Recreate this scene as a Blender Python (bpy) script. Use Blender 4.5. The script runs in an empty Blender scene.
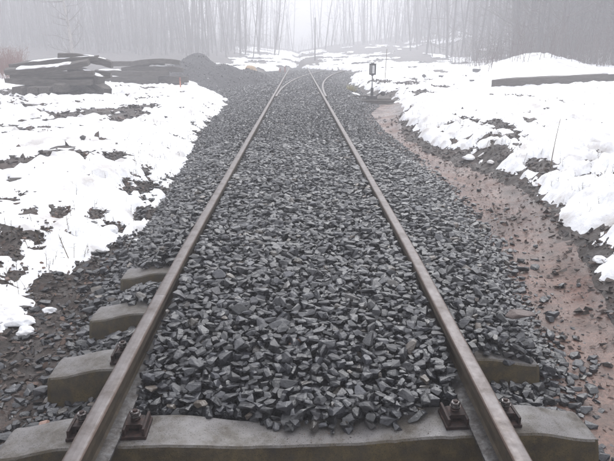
import bpy, bmesh, math, random
import numpy as np
from mathutils import Vector, Matrix, Euler, Quaternion

random.seed(7); RNG = np.random.RandomState(11)
scene = bpy.context.scene
C = scene.collection
PI = math.pi

# ------------------------------------------------------------------ camera
CAM_H = 1.252
cd = bpy.data.cameras.new('camera'); cam = bpy.data.objects.new('camera', cd); C.objects.link(cam)
cam.location = (.010, 0, CAM_H)
cam.rotation_euler = (math.radians(90 - 16.568), 0, math.radians(-0.778))
cd.sensor_width = 36; cd.lens = 35.18; cd.clip_start = 0.05; cd.clip_end = 1000
scene.camera = cam

# ------------------------------------------------------------------ sky, sun, exposure
SUN_EL, SUN_ROT = math.radians(48), math.radians(20)
w = bpy.data.worlds.new("World"); scene.world = w; w.use_nodes = True
nt = w.node_tree; nt.nodes.clear()
sky = nt.nodes.new('ShaderNodeTexSky'); sky.sky_type = 'NISHITA'; sky.sun_disc = False
sky.sun_elevation = SUN_EL; sky.sun_rotation = SUN_ROT; sky.dust_density = 5.0; sky.air_density = 1.0
hs = nt.nodes.new('ShaderNodeHueSaturation'); hs.inputs['Saturation'].default_value = 0.12
mx = nt.nodes.new('ShaderNodeMix'); mx.data_type = 'RGBA'; mx.inputs['Factor'].default_value = 0.72
mx.inputs['B'].default_value = (7.2, 7.1, 8.0, 1)
bg = nt.nodes.new('ShaderNodeBackground'); bg.inputs['Strength'].default_value = 0.13
out = nt.nodes.new('ShaderNodeOutputWorld')
nt.links.new(sky.outputs[0], hs.inputs['Color']); nt.links.new(hs.outputs[0], mx.inputs['A'])
tcw = nt.nodes.new('ShaderNodeTexCoord'); sxw = nt.nodes.new('ShaderNodeSeparateXYZ'); mrw = nt.nodes.new('ShaderNodeMapRange')
mrw.inputs['From Min'].default_value = 0; mrw.inputs['From Max'].default_value = 1; mrw.inputs['To Min'].default_value = .55; mrw.inputs['To Max'].default_value = 1.45
vmw = nt.nodes.new('ShaderNodeVectorMath'); vmw.operation = 'SCALE'; vmw.inputs[0].default_value = (7.0, 7.12, 7.5)
nt.links.new(tcw.outputs['Generated'], sxw.inputs[0]); nt.links.new(sxw.outputs[2], mrw.inputs['Value']); nt.links.new(mrw.outputs[0], vmw.inputs['Scale'])
nt.links.new(vmw.outputs[0], mx.inputs['B'])
nt.links.new(mx.outputs['Result'], bg.inputs[0]); nt.links.new(bg.outputs[0], out.inputs[0])
sl = bpy.data.lights.new('sun', 'SUN'); sl.energy = 0.9; sl.angle = math.radians(40); sl.color = (1, 1, 1)
so = bpy.data.objects.new('sun', sl); C.objects.link(so)
so.rotation_euler = (Vector((-math.sin(SUN_ROT) * math.cos(SUN_EL), -math.cos(SUN_ROT) * math.cos(SUN_EL), -math.sin(SUN_EL)))
                     .to_track_quat('-Z', 'Y').to_euler())
scene.view_settings.view_transform = 'Standard'; scene.view_settings.look = 'None'
scene.view_settings.exposure = 0.78; scene.view_settings.gamma = 1
scene.cycles.volume_bounces = 2
scene.cycles.max_bounces = 5; scene.cycles.diffuse_bounces = 3; scene.cycles.glossy_bounces = 2
scene.cycles.use_denoising = True
HAZE_DENSITY = 0.0108

# ------------------------------------------------------------------ helpers
def ss(t):
    t = np.clip(t, 0, 1); return t * t * (3 - 2 * t)

_T = np.random.RandomState(5).rand(8, 256, 256)
def vnoise(x, y, s):
    xi = np.floor(x).astype(np.int64); yi = np.floor(y).astype(np.int64)
    fx = x - xi; fy = y - yi
    fx = fx * fx * (3 - 2 * fx); fy = fy * fy * (3 - 2 * fy)
    T = _T[s % 8]
    a = T[xi & 255, yi & 255]; b = T[(xi + 1) & 255, yi & 255]
    c = T[xi & 255, (yi + 1) & 255]; d = T[(xi + 1) & 255, (yi + 1) & 255]
    return ((a * (1 - fx) + b * fx) * (1 - fy) + (c * (1 - fx) + d * fx) * fy) * 2 - 1
def fbm(x, y, size, octs=4, seed=0, gain=.5):
    x = np.asarray(x, float); y = np.asarray(y, float)
    r = 0; a = 1; f = 1 / size; tot = 0
    for k in range(octs):
        ca, sa = math.cos(.6 * k + seed), math.sin(.6 * k + seed)
        r = r + a * vnoise((x * ca - y * sa) * f + 17.3 * k + seed * 3.1, (x * sa + y * ca) * f + 5.7 * k, seed + k)
        tot += a; a *= gain; f *= 2.03
    return r / tot

def newmesh(name, verts, faces, smooth=False):
    me = bpy.data.meshes.new(name)
    me.from_pydata([tuple(v) for v in verts], [], [tuple(f) for f in faces]); me.update()
    if smooth: me.shade_smooth()
    else: me.shade_flat()
    return me
def fastmesh(name, V, F, smooth=False, attr=None):
    """V (n,3), F (m,k) all faces with k corners"""
    V = np.ascontiguousarray(V, np.float32); F = np.ascontiguousarray(F, np.int32)
    me = bpy.data.meshes.new(name)
    me.vertices.add(len(V)); me.vertices.foreach_set('co', V.ravel())
    m, k = F.shape
    me.loops.add(m * k); me.loops.foreach_set('vertex_index', F.ravel())
    me.polygons.add(m); me.polygons.foreach_set('loop_start', np.arange(0, m * k, k, dtype=np.int32))
    if attr is not None:
        for nm, val in attr.items():
            a = me.attributes.new(nm, 'FLOAT', 'POINT'); a.data.foreach_set('value', np.ascontiguousarray(val, np.float32))
    me.update(calc_edges=True); me.validate()
    if smooth: me.shade_smooth()
    else: me.shade_flat()
    return me
def obj(name, me, mat=None, parent=None, loc=None, rot=None):
    o = bpy.data.objects.new(name, me); C.objects.link(o)
    if mat is not None and len(me.materials) == 0: me.materials.append(mat)
    if parent: o.parent = parent
    if loc is not None: o.location = loc
    if rot is not None: o.rotation_euler = rot
    return o
def tag(o, label=None, cat=None, group=None, kind=None):
    if label: o['label'] = label
    if cat: o['category'] = cat
    if group: o['group'] = group
    if kind: o['kind'] = kind
    return o
def thing(name, label, cat, loc=(0, 0, 0), rotz=0, group=None):
    o = bpy.data.objects.new(name, None); C.objects.link(o)
    o.location = loc; o.rotation_euler = (0, 0, rotz); o.empty_display_size = .1
    return tag(o, label, cat, group)
def dup(root, loc, rot=None, label=None, group=None, scale=None):
    r = root.copy(); C.objects.link(r); r.location = loc
    if rot is not None: r.rotation_euler = rot
    if scale: r.scale = (scale,) * 3
    if label: r['label'] = label
    if group: r['group'] = group
    for ch in list(root.children):
        c = ch.copy(); C.objects.link(c); c.parent = r
        for g in list(ch.children):
            d = g.copy(); C.objects.link(d); d.parent = c
    return r

class MB:
    def __init__(s): s.v = []; s.f = []
    def add(s, vs, fs):
        n = len(s.v); s.v += [tuple(v) for v in vs]; s.f += [tuple(i + n for i in f) for f in fs]
    def box(s, c, d, rz=0, bev=0.0):
        bm = bmesh.new(); bmesh.ops.create_cube(bm, size=1)
        for v in bm.verts: v.co = Vector((v.co.x * d[0], v.co.y * d[1], v.co.z * d[2]))
        if bev: bmesh.ops.bevel(bm, geom=bm.edges[:], offset=bev, segments=2, affect='EDGES', profile=.6)
        M = Matrix.Translation(c) @ Matrix.Rotation(rz, 4, 'Z'); bm.transform(M)
        bm.verts.ensure_lookup_table()
        s.add([v.co for v in bm.verts], [[v.index for v in f.verts] for f in bm.faces]); bm.free()
    def tube(s, pts, rads, n=8, cap=True):
        pts = [Vector(p) for p in pts]; rings = []
        for i, p in enumerate(pts):
            t = (pts[min(i + 1, len(pts) - 1)] - pts[max(i - 1, 0)]).normalized()
            up = Vector((0, 0, 1)) if abs(t.z) < .9 else Vector((1, 0, 0))
            a = t.cross(up).normalized(); b = t.cross(a)
            r = rads[i] if hasattr(rads, '__len__') else rads
            rings.append([p + (a * math.cos(2 * PI * k / n) + b * math.sin(2 * PI * k / n)) * r for k in range(n)])
        vs = [v for r in rings for v in r]; fs = []
        for i in range(len(pts) - 1):
            for k in range(n):
                fs.append((i * n + k, i * n + (k + 1) % n, (i + 1) * n + (k + 1) % n, (i + 1) * n + k))
        if cap: fs.append(tuple(range(n))[::-1]); fs.append(tuple((len(pts) - 1) * n + k for k in range(n)))
        s.add(vs, fs)
    def mesh(s, name, smooth=False):
        me = newmesh(name, s.v, s.f, smooth)
        bm = bmesh.new(); bm.from_mesh(me); bmesh.ops.recalc_face_normals(bm, faces=bm.faces[:]); bm.to_mesh(me); bm.free()
        return me
    def build(s, name, mat, parent=None, smooth=False, loc=None, rot=None):
        return obj(name, s.mesh(name, smooth), mat, parent, loc, rot)

# ------------------------------------------------------------------ materials
def mat(name, base=(.5, .5, .5), rough=.7, metal=0.0, spec=.5):
    m = bpy.data.materials.new(name); m.use_nodes = True
    b = m.node_tree.nodes['Principled BSDF']
    b.inputs['Base Color'].default_value = (*base, 1); b.inputs['Roughness'].default_value = rough
    b.inputs['Metallic'].default_value = metal; b.inputs['Specular IOR Level'].default_value = spec
    return m
class NT:
    def __init__(s, m):
        s.t = m.node_tree; s.b = s.t.nodes['Principled BSDF']
    def n(s, k, **kw):
        x = s.t.nodes.new(k)
        for a, v in kw.items(): setattr(x, a, v)
        return x
    def l(s, a, b): s.t.links.new(a, b)
    def coord(s, world=False):
        if world: return s.n('ShaderNodeNewGeometry').outputs['Position']
        return s.n('ShaderNodeTexCoord').outputs['Object']
    def noise(s, co, scale, det=5, rough=.6, dist=0):
        x = s.n('ShaderNodeTexNoise'); x.inputs['Scale'].default_value = scale; x.inputs['Detail'].default_value = det
        x.inputs['Roughness'].default_value = rough; x.inputs['Distortion'].default_value = dist
        s.l(co, x.inputs['Vector']); return x.outputs['Fac']
    def ramp(s, fac, stops):
        r = s.n('ShaderNodeValToRGB'); e = r.color_ramp.elements
        while len(e) < len(stops): e.new(.5)
        for i, (p, c) in enumerate(stops):
            e[i].position = p; e[i].color = (*c, 1) if hasattr(c, '__len__') else (c, c, c, 1)
        s.l(fac, r.inputs[0]); return r.outputs['Color']
    def mix(s, fac, a, b, mode='MIX'):
        x = s.n('ShaderNodeMix', data_type='RGBA', blend_type=mode)
        for sock, v in (('Factor', fac), ('A', a), ('B', b)):
            if hasattr(v, 'is_linked') or hasattr(v, 'links'): s.l(v, x.inputs[sock])
            elif sock == 'Factor': x.inputs[sock].default_value = v
            else: x.inputs[sock].default_value = (*v, 1)
        return x.outputs['Result']
    def math(s, op, a, b=0.0):
        x = s.n('ShaderNodeMath', operation=op)
        for i, v in enumerate((a, b)):
            if hasattr(v, 'links'): s.l(v, x.inputs[i])
            else: x.inputs[i].default_value = v
        return x.outputs[0]
    def bump(s, h, strength=.4, dist=.01, prev=None):
        x = s.n('ShaderNodeBump'); x.inputs['Strength'].default_value = strength; x.inputs['Distance'].default_value = dist
        s.l(h, x.inputs['Height'])
        if prev is not None: s.l(prev, x.inputs['Normal'])
        return x.outputs[0]
    def color(s, c): s.l(c, s.b.inputs['Base Color'])
    def rough(s, c): s.l(c, s.b.inputs['Roughness'])
    def normal(s, c): s.l(c, s.b.inputs['Normal'])

def make_stone_mat(name, stops, rlo=.38, rhi=.7, grain=60):
    m = mat(name); t = NT(m)
    co = t.coord()
    a = t.n('ShaderNodeAttribute', attribute_name='tint').outputs['Fac']
    r = t.n('ShaderNodeObjectInfo').outputs['Random']
    f = t.math('FRACT', t.math('ADD', a, r))
    base = t.ramp(f, stops)
    n1 = t.noise(co, grain, 4, .6)
    v = t.ramp(n1, [(.3, .72), (.7, 1.3)])
    t.color(t.mix(1.0, base, v, 'MULTIPLY'))
    f2 = t.math('FRACT', t.math('MULTIPLY', f, 7.31))
    rr = t.math('ADD', t.math('MULTIPLY', f2, rhi - rlo), rlo); t.rough(rr)
    geo_ = t.n('ShaderNodeNewGeometry').outputs['Position']
    t.normal(t.bump(t.noise(geo_, 160, 4, .7), .45, .003, t.bump(t.noise(geo_, 42, 3, .6), .55, .012)))
    return m
M_STONE = make_stone_mat('basalt', [(0, (.010, .0104, .0122)), (.3, (.018, .0187, .0225)), (.55, (.029, .0302, .0365)),
                                    (.8, (.016, .0166, .019)), (.93, (.056, .058, .068)), (.985, (.050, .043, .036)), (1, (.11, .09, .075))], .20, .50)
M_STONE.node_tree.nodes['Principled BSDF'].inputs['Specular IOR Level'].default_value = .72
M_SOILST = make_stone_mat('soil_stone', [(0, (.026, .021, .018)), (.3, (.055, .040, .033)), (.5, (.042, .042, .046)),
                                         (.75, (.075, .052, .042)), (.9, (.024, .018, .015)), (.96, (.09, .085, .085)), (1, (.13, .07, .05))], .5, .85)
M_REDST = make_stone_mat('reddish_pebble', [(0, (.09, .058, .048)), (.35, (.14, .092, .077)), (.6, (.06, .048, .044)),
                                            (.85, (.19, .14, .12)), (1, (.05, .052, .06))], .5, .85)

M_SOIL = mat('wet_soil'); t = NT(M_SOIL); co = t.coord(True)
c1 = t.ramp(t.noise(co, 1.3, 6, .65), [(.3, (.016, .012, .010)), (.5, (.034, .025, .021)), (.7, (.060, .040, .033))])
c2 = t.ramp(t.noise(co, 38, 6, .7), [(.35, .55), (.65, 1.5)])
t.color(t.mix(1.0, c1, c2, 'MULTIPLY')); t.rough(t.ramp(t.noise(co, 9, 3), [(.35, .5), (.65, .9)]))
t.normal(t.bump(t.noise(co, 130, 5, .7), .7, .006, t.bump(t.noise(co, 28, 5, .7), .8, .02)))

M_PATH = mat('red_sandy_path'); t = NT(M_PATH); co = t.coord(True)
big = t.noise(co, .9, 5, .6, .4)
c1 = t.ramp(big, [(.32, (.055, .023, .015)), (.45, (.110, .050, .034)), (.56, (.145, .088, .070)), (.68, (.072, .048, .038))])
c2 = t.ramp(t.noise(co, 60, 6, .75), [(.34, .5), (.5, 1.0), (.66, 1.45)])
c3 = t.ramp(t.noise(co, 6, 5, .7), [(.35, .62), (.6, 1.1)])
ed = t.n('ShaderNodeAttribute', attribute_name='bank').outputs['Fac']
ed = t.math('ADD', ed, t.math('MULTIPLY', t.math('SUBTRACT', t.noise(co, 2.5, 5, .7), .5), 1.2))
c1 = t.mix(t.ramp(ed, [(.42, 0.0), (.95, 1.0)]), c1, (.032, .018, .014))
t.color(t.mix(1.0, t.mix(1.0, c1, c2, 'MULTIPLY'), c3, 'MULTIPLY'))
t.rough(t.ramp(t.noise(co, 1.9, 4, .6), [(.42, .10), (.62, .6)]))
t.normal(t.bump(t.noise(co, 190, 5, .7), .6, .004, t.bump(t.noise(co, 45, 5, .7), .6, .01)))

M_SNOW = mat('old_snow', (.86, .86, .89), .55, 0, .3); t = NT(M_SNOW); co = t.coord(True)
t.b.inputs['Subsurface Weight'].default_value = 0.0
d = t.ramp(t.noise(co, 22, 6, .8), [(.30, (.42, .36, .32)), (.40, (.83, .835, .85))])
d2 = t.ramp(t.noise(co, 2.2, 5, .6), [(.34, (.60, .57, .55)), (.50, (.95, .95, .96))])
t.color(t.mix(1.0, d, d2, 'MULTIPLY'))
bs = t.mix(1.0, d, d2, 'MULTIPLY')
t.normal(t.bump(t.noise(co, 160, 4, .7), .25, .006, t.bump(t.noise(co, 22, 5, .6), .5, .02)))

M_BED = mat('dark_ballast', (.035, .037, .043), .8); t = NT(M_BED); co = t.coord(True)  # dark grey ballast below the loose stones, mottled by noise
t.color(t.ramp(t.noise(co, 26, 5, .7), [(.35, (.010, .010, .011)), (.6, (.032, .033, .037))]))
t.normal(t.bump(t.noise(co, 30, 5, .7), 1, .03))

M_CONC = mat('weathered_concrete'); t = NT(M_CONC); co = t.coord()
geo = t.n('ShaderNodeNewGeometry'); sep = t.n('ShaderNodeSeparateXYZ'); t.l(geo.outputs['Normal'], sep.inputs[0])
side = t.math('SUBTRACT', 1.0, t.math('ABSOLUTE', sep.outputs[2]))
top = t.ramp(t.noise(co, 5.5, 6, .7), [(.32, (.034, .026, .018)), (.42, (.070, .060, .050)), (.52, (.120, .112, .108)), (.64, (.152, .145, .146)), (.78, (.070, .062, .056))])
mud = t.ramp(t.noise(co, 14, 6, .7), [(.3, (.012, .007, .002)), (.5, (.038, .026, .008)), (.7, (.080, .058, .020))])
mk = t.ramp(t.math('ADD', side, t.math('MULTIPLY', t.math('SUBTRACT', t.noise(co, 18, 5, .7), .5), .5)), [(.22, 0.0), (.5, 1.0)])
sp = t.n('ShaderNodeTexVoronoi'); sp.inputs['Scale'].default_value = 110; t.l(co, sp.inputs['Vector'])
speck = t.ramp(sp.outputs['Distance'], [(.16, .35), (.30, 1.0)])
g = t.ramp(t.noise(co, 230, 3, .7), [(.3, .8), (.7, 1.18)])
t.color(t.mix(1.0, t.mix(1.0, t.mix(mk, top, mud), speck, 'MULTIPLY'), g, 'MULTIPLY'))
t.rough(t.ramp(t.noise(co, 3.5, 4), [(.42, .38), (.6, .8)]))
t.normal(t.bump(t.noise(co, 250, 4, .7), .5, .002, t.bump(t.noise(co, 35, 5, .7), .3, .006)))

M_RTOP = mat('worn_rail_top', (.4, .36, .36), .45, .75); t = NT(M_RTOP); co = t.coord()
t.color(t.ramp(t.noise(co, 7, 6, .7), [(.3, (.09, .075, .068)), (.5, (.155, .140, .138)), (.7, (.20, .187, .188))]))
t.rough(t.ramp(t.noise(co, 30, 4, .7), [(.3, .42), (.7, .65)]))
t.normal(t.bump(t.noise(co, 260, 3), .12, .001))
M_RTOP2 = M_RTOP.copy(); M_RTOP2.name = 'worn_switch_rail_top'
t = NT(M_RTOP); sx = t.n('ShaderNodeSeparateXYZ'); co = t.coord(); t.l(co, sx.inputs[0])
old = t.b.inputs['Base Color'].links[0].from_socket
mp = t.n('ShaderNodeMapping'); mp.inputs['Scale'].default_value = (60, 1.2, 1); t.l(co, mp.inputs['Vector'])
ax_ = t.math('ADD', t.math('ABSOLUTE', sx.outputs[0]), t.math('MULTIPLY', t.math('SUBTRACT', t.noise(mp.outputs[0], 3, 5, .7), .5), .022))
t.color(t.mix(t.ramp(t.math('MULTIPLY', ax_, 20), [(.42, 0.0), (.60, 1.0)]), old, (.075, .052, .042)))
M_RUST = mat('rail_rust', (.08, .06, .045), .75, .15); t = NT(M_RUST); co = t.coord()
t.color(t.ramp(t.noise(co, 16, 6, .7), [(.3, (.026, .019, .012)), (.5, (.048, .036, .022)), (.7, (.075, .054, .034))]))
t.normal(t.bump(t.noise(co, 180, 4), .4, .002))
M_FOOT = mat('rail_foot_steel', (.14, .14, .15), .5, .4); t = NT(M_FOOT); co = t.coord()
t.color(t.ramp(t.noise(co, 26, 7, .75), [(.38, (.026, .020, .017)), (.52, (.060, .056, .056)), (.72, (.12, .12, .125))]))
t.rough(t.ramp(t.noise(co, 60, 4), [(.35, .35), (.65, .7)])); t.normal(t.bump(t.noise(co, 200, 4), .35, .0015))
M_FAST = mat('rusty_iron', (.1, .04, .025), .65, .3); t = NT(M_FAST); co = t.coord()
t.color(t.ramp(t.noise(co, 45, 6, .7), [(.32, (.008, .006, .006)), (.5, (.026, .013, .011)), (.66, (.060, .028, .021)), (.78, (.12, .09, .085))]))
t.normal(t.bump(t.noise(co, 220, 4), .5, .002))
M_NUT = mat('worn_nut', (.3, .29, .29), .4, .8); t = NT(M_NUT); co = t.coord()
t.color(t.ramp(t.noise(co, 70, 5, .7), [(.36, (.03, .02, .018)), (.52, (.14, .125, .12)), (.72, (.38, .37, .38))]))
M_WOOD = mat('old_wood', (.1, .085, .07), .85); t = NT(M_WOOD); co = t.coord()
mp = t.n('ShaderNodeMapping'); mp.inputs['Scale'].default_value = (1, 8, 8); t.l(co, mp.inputs['Vector'])
t.color(t.ramp(t.noise(mp.outputs[0], 4, 6, .7), [(.3, (.026, .022, .019)), (.55, (.075, .064, .055)), (.75, (.14, .125, .11))]))
t.normal(t.bump(t.noise(mp.outputs[0], 14, 5), .6, .01))
M_BARK = mat('bark', (.06, .045, .04), .9); t = NT(M_BARK); co = t.coord()
t.color(t.ramp(t.noise(co, 3, 6, .7), [(.3, (.028, .020, .019)), (.6, (.065, .046, .042)), (.8, (.10, .082, .075))]))
t.normal(t.bump(t.noise(co, 20, 5), .8, .03))
M_BIRCH = mat('pale_bark', (.3, .28, .26), .8); t = NT(M_BIRCH); co = t.coord()
t.color(t.ramp(t.noise(co, 3, 6, .7), [(.35, (.12, .10, .09)), (.5, (.36, .33, .30))]))
M_TWIG = mat('twig', (.075, .05, .042), .85)
M_STALK = mat('dry_stalk', (.16, .125, .085), .8)
M_BLACK = mat('black_enamel', (.03, .03, .035), .45); t = NT(M_BLACK)
t.color(t.ramp(t.noise(t.coord(), 12, 4), [(.3, (.022, .022, .027)), (.7, (.05, .048, .05))]))
M_WHITE = mat('white_enamel', (.72, .72, .72), .5); t = NT(M_WHITE)
t.color(t.ramp(t.noise(t.coord(), 15, 4), [(.3, (.6, .6, .6)), (.6, (.75, .75, .75))]))
M_RED = mat('faded_red_paint', (.30, .10, .08), .7); t = NT(M_RED)
t.color(t.ramp(t.noise(t.coord(), 15, 4), [(.3, (.18, .06, .05)), (.7, (.36, .13, .10))]))
M_ORANGE = mat('orange_paint', (.5, .17, .09), .7); t = NT(M_ORANGE)
t.color(t.ramp(t.noise(t.coord(), 15, 4), [(.3, (.38, .14, .09)), (.7, (.55, .22, .13))]))
M_OCHRE = mat('ochre_sand', (.36, .22, .08), .9); t = NT(M_OCHRE)
t.color(t.ramp(t.noise(t.coord(), 15, 4), [(.3, (.26, .16, .07)), (.7, (.42, .27, .11))]))
M_LEAF = mat('dead_leaf', (.12, .06, .04), .8); t = NT(M_LEAF)
a = t.n('ShaderNodeAttribute', attribute_name='tint').outputs['Fac']
t.color(t.ramp(a, [(0, (.022, .014, .011)), (.5, (.045, .028, .021)), (.85, (.07, .042, .031)), (1, (.13, .08, .058))]))
M_HEAP = mat('grey_gravel', (.07, .07, .075), .85); t = NT(M_HEAP); co = t.coord()
t.color(t.ramp(t.noise(co, 12, 8, .8), [(.35, (.022, .021, .023)), (.6, (.065, .063, .067))]))
t.normal(t.bump(t.noise(co, 20, 6, .8), 1, .05))

# ------------------------------------------------------------------ the lie of the land (metres, rail head at z = 0)
def zoff(y): return -.05 * ss((4.3 - np.asarray(y, float)) / 3.1)       # the track sags slightly towards the viewer
def curve(pts):
    p = np.array(pts, float)
    return lambda y: np.interp(y, p[:, 0], p[:, 1])
ball_L = curve([(-8, -1.2), (2.0, -1.15), (2.6, -1.2), (3.1, -1.25), (3.9, -1.37), (6.2, -1.55), (12, -2.1), (20, -2.75), (26, -3.7), (45, -4.4), (55, -2.2), (70, -1.6)])
ball_R = curve([(-8, 1.22), (2.1, 1.22), (2.5, 1.28), (2.7, 1.40), (2.9, 1.44), (3.6, 1.47), (4.6, 1.68), (7.2, 1.85), (10, 1.72), (13, 1.66), (16.4, 1.8), (18.5, 2.3), (20, 2.5), (26, 2.5), (33, 2.7), (40, 4.2), (47, 5.8), (53, 3.5), (58, 1.6), (70, 1.6)])
snow_L = curve([(-8, -1.9), (2.4, -1.85), (3.2, -1.8), (3.6, -1.72), (4.2, -1.64), (4.9, -1.5), (5.8, -1.47), (7.5, -1.58), (12, -1.98), (16, -2.1), (21, -2.4), (26, -3.9), (35, -3.7), (45, -4.2), (50, -3), (55, -.2), (70, 0)])
snow_R = curve([(-8, 2.0), (3.0, 2.0), (3.9, 2.19), (4.5, 2.36), (5.2, 2.43), (6.5, 2.64), (8.0, 2.66), (9.4, 2.55), (11, 2.28), (13.9, 2.38), (16, 2.9), (19, 3.3), (23, 3.1), (30, 2.7), (36, 3.0), (40, 4.3), (46, 5.6), (50, 4.0), (55, .2), (70, .0)])

def soil(x, y):
    x = np.asarray(x, float); y = np.asarray(y, float)
    eL, eR, sR, sL = ball_L(y), ball_R(y), snow_R(y), snow_L(y)
    z = np.full(np.broadcast(x, y).shape, -.35) + zoff(y)
    # left bank
    dl = (sL + .25) - x
    z = z + .36 * ss(dl / 1.35) + .025 * np.clip(dl - .6, 0, 9) * ss(y / 6)
    # right bank, behind the sunken path
    dr = x - (sR - .45)
    z = z + .36 * ss(dr / 1.05) + .042 * np.clip(dr - .6, 0, 11) * (.25 + .75 * ss(y / 12))
    # snow covered mound on the right, woods rising behind
    z = z + .70 * np.exp(-((x - 11.0) / 1.9) ** 2 - ((y - 29) / 3.0) ** 2)
    z = z + .16 * np.clip(x - 15, 0, 40) * ss((y - 22) / 10) + .05 * np.clip(y - 55, 0, 60) * ss((np.abs(x) + 20) / 40)
    z = z + .05 * np.clip(-x - 14, 0, 30) * ss((y - 25) / 15)
    near = ss((30 - y) / 26)
    off = ss((-(x - eL) + .1) / .5) + ss(((x - eR) - .15) / .6)
    pathy = ss((x - eR) / .2) * ss((sR - .35 - x) / .2)
    amp = np.clip(off, 0, 1) * (1 - .6 * pathy)
    z = z + amp * (.05 * fbm(x, y, .9, 3, 1) + .028 * fbm(x, y, .22, 4, 2) + .020 * fbm(x, y, .07, 3, 3) * near + .14 * fbm(x, y, 4, 3, 4) * ss((np.abs(x) - 3) / 3))
    return z

def pathmask(x, y):
    eR, sR = ball_R(y), snow_R(y)
    n = .12 * fbm(x, y, .5, 4, 5)
    wd = sR - .05 - .16 * ss((y - 6.5) / 2) * ss((14 - y) / 3)
    return np.minimum(np.minimum(x - (eR - .35), wd - x + n), (19.5 - y) * .4 + n)

PATCH_L = [(-3.155, 7.149, 0.24, 0.8), (-2.74, 7.423, 0.12, 0.3), (-1.791, 6.747, 0.14, 0.5), (-1.55, 5.796, 0.06, 0.3), (-2.369, 7.72, 0.1, 0.5),
    (-3.371, 11.885, 0.32, 1.5), (-1.855, 5.337, 0.08, 0.2), (-1.666, 5.22, 0.09, 0.17), (-2.10, 4.166, 0.05, 0.12), (-2.221, 4.877, 0.05, 0.13),
    (-1.696, 3.905, 0.10, 0.18), (-2.074, 5.08, 0.07, 0.16), (-2.023, 4.536, 0.04, 0.10), (-4.302, 12.462, 0.6, .8), (-4.459, 10.067, 0.65, 0.3),
    (-5.2, 10.3, 0.7, 0.25), (-3.7, 9.6, .35, .12), (-4.432, 11.551, 0.4, 0.35), (-4.027, 16.632, 0.4, .8), (-5.541, 25.66, 1.0, 1.0), (-6.3, 13.5, .9, .3), (-7.5, 15.5, 1.2, .3), (-5.6, 15.2, .6, .2), (-3.6, 13.6, .4, 1.3), (-6.9, 17.5, 2.0, .75), (-9.5, 18.5, 1.4, .8), (-6.3, 24.2, 2.6, .9), (-4.6, 21.6, 1.3, .35), (-6.0, 20.3, .9, .3)]
PATCH_R = [(5.212, 27.0, 0.45, 2.5), (3.961, 19.216, 0.3, 1.2), (7.492, 33.0, 0.4, 2.5), (4.924, 21.384, 0.3, 1.3), (3.448, 10.064, 0.17, 0.6),
    (4.08, 11.133, 0.24, 0.7), (2.85, 8.6, 0.32, 0.55), (3.254, 8.226, 0.12, 0.2), (3.023, 7.079, 0.06, 0.14), (3.158, 11.145, 0.12, 0.5),
    (3.322, 6.867, 0.08, 0.13), (5.973, 13.098, 0.13, 0.5), (5.985, 16.265, 0.28, 0.5), (3.3, 9.1, .2, .3), (4.6, 18.6, .3, .5), (4.3, 24.2, .6, 1.6), (3.6, 26.5, .5, 2.0), (2.9, 21.5, .5, 1.2)]
def snow_t(x, y, side):
    if side < 0: s = snow_L(y) - x; P = PATCH_L
    else: s = x - snow_R(y); P = PATCH_R
    far = ss((y - 6) / 20)
    s = s + (.16 + .3 * far) * fbm(x, y, .55 + 0 * x, 4, 6) + .07 * fbm(x, y, .13, 3, 7)
    if side < 0: s = np.minimum(s, (y - 3.05 + .35 * fbm(x, y, .5, 3, 2)) * .8 + .35 * np.clip(-1.9 - x, 0, 5))
    n = fbm(x, y, .30, 4, 1) + .9 * fbm(x, y, .11, 3, 2)
    for (px, py, rx, ry) in P:
        d = np.sqrt(((x - px) / rx) ** 2 + ((y - py) / ry) ** 2) - 1 + .75 * n
        s = np.minimum(s, d * min(rx, ry) * 1.0)
    # small random holes, most of them near the edge
    edge = np.clip(1 - np.abs(s) / 1.4, 0, 1)
    h = fbm(x, y, .42, 4, 3)
    s = np.minimum(s, ((.40 if side < 0 else .42) + .16 * (1 - edge) - h) * .5)
    h3 = fbm(x, y, .15, 4, 0); dirty = ss((y - 8.5) / 1.5) * ss((19 - y) / 2) * ss((-2.9 - x) / .8)
    s = np.minimum(s, (.34 + .22 * (1 - edge) - .34 * dirty * (fbm(x, y, 1.3, 2, 6) > -.25) - h3) * .25)
    h2 = fbm(x * .55, y, .9, 5, 5)
    s = np.minimum(s, (.54 - h2 + .14 * (side > 0)) * .8)
    tk = np.where(s > 0, .085 * (1 - np.exp(-np.clip(s, 0, 9) / .055)) + .05 * (1 - np.exp(-np.clip(s, 0, 9) / .5)), s * .6)
    tk = tk + np.where(s > 0, ss(s / .05), 0) * ((.045 * fbm(x, y, .28, 3, 0)) + .016 * fbm(x, y, .09, 3, 4) + .05 * fbm(x, y, 1.5, 2, 2))
    return np.maximum(tk, -.03), s

def axis(a, b, d0, grow):
    """coordinates from a towards b, first step d0 growing by the factor grow"""
    v = [a]; d = d0; sg = 1 if b > a else -1
    while (b - v[-1]) * sg > 0: v.append(v[-1] + sg * d); d *= grow
    return np.array(sorted(v))
def sheet(name, xs, ys, zf, keep=None, material=None, parent=None, smooth=True, X=None, Y=None):
    if X is None: X, Y = np.meshgrid(xs, ys)
    Z = zf(X, Y); ny, nx = X.shape
    V = np.stack([X, Y, Z], -1).reshape(-1, 3)
    idx = np.arange(nx * ny).reshape(ny, nx)
    F = np.stack([idx[:-1, :-1], idx[:-1, 1:], idx[1:, 1:], idx[1:, :-1]], -1).reshape(-1, 4)
    if keep is not None:
        k = keep.reshape(-1); F = F[k[F].any(1)]
        used = np.unique(F); mp = np.zeros(len(V), np.int64); mp[used] = np.arange(len(used)); F = mp[F]; V = V[used]
    return obj(name, fastmesh(name, V, F, smooth), material, parent)

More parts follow.
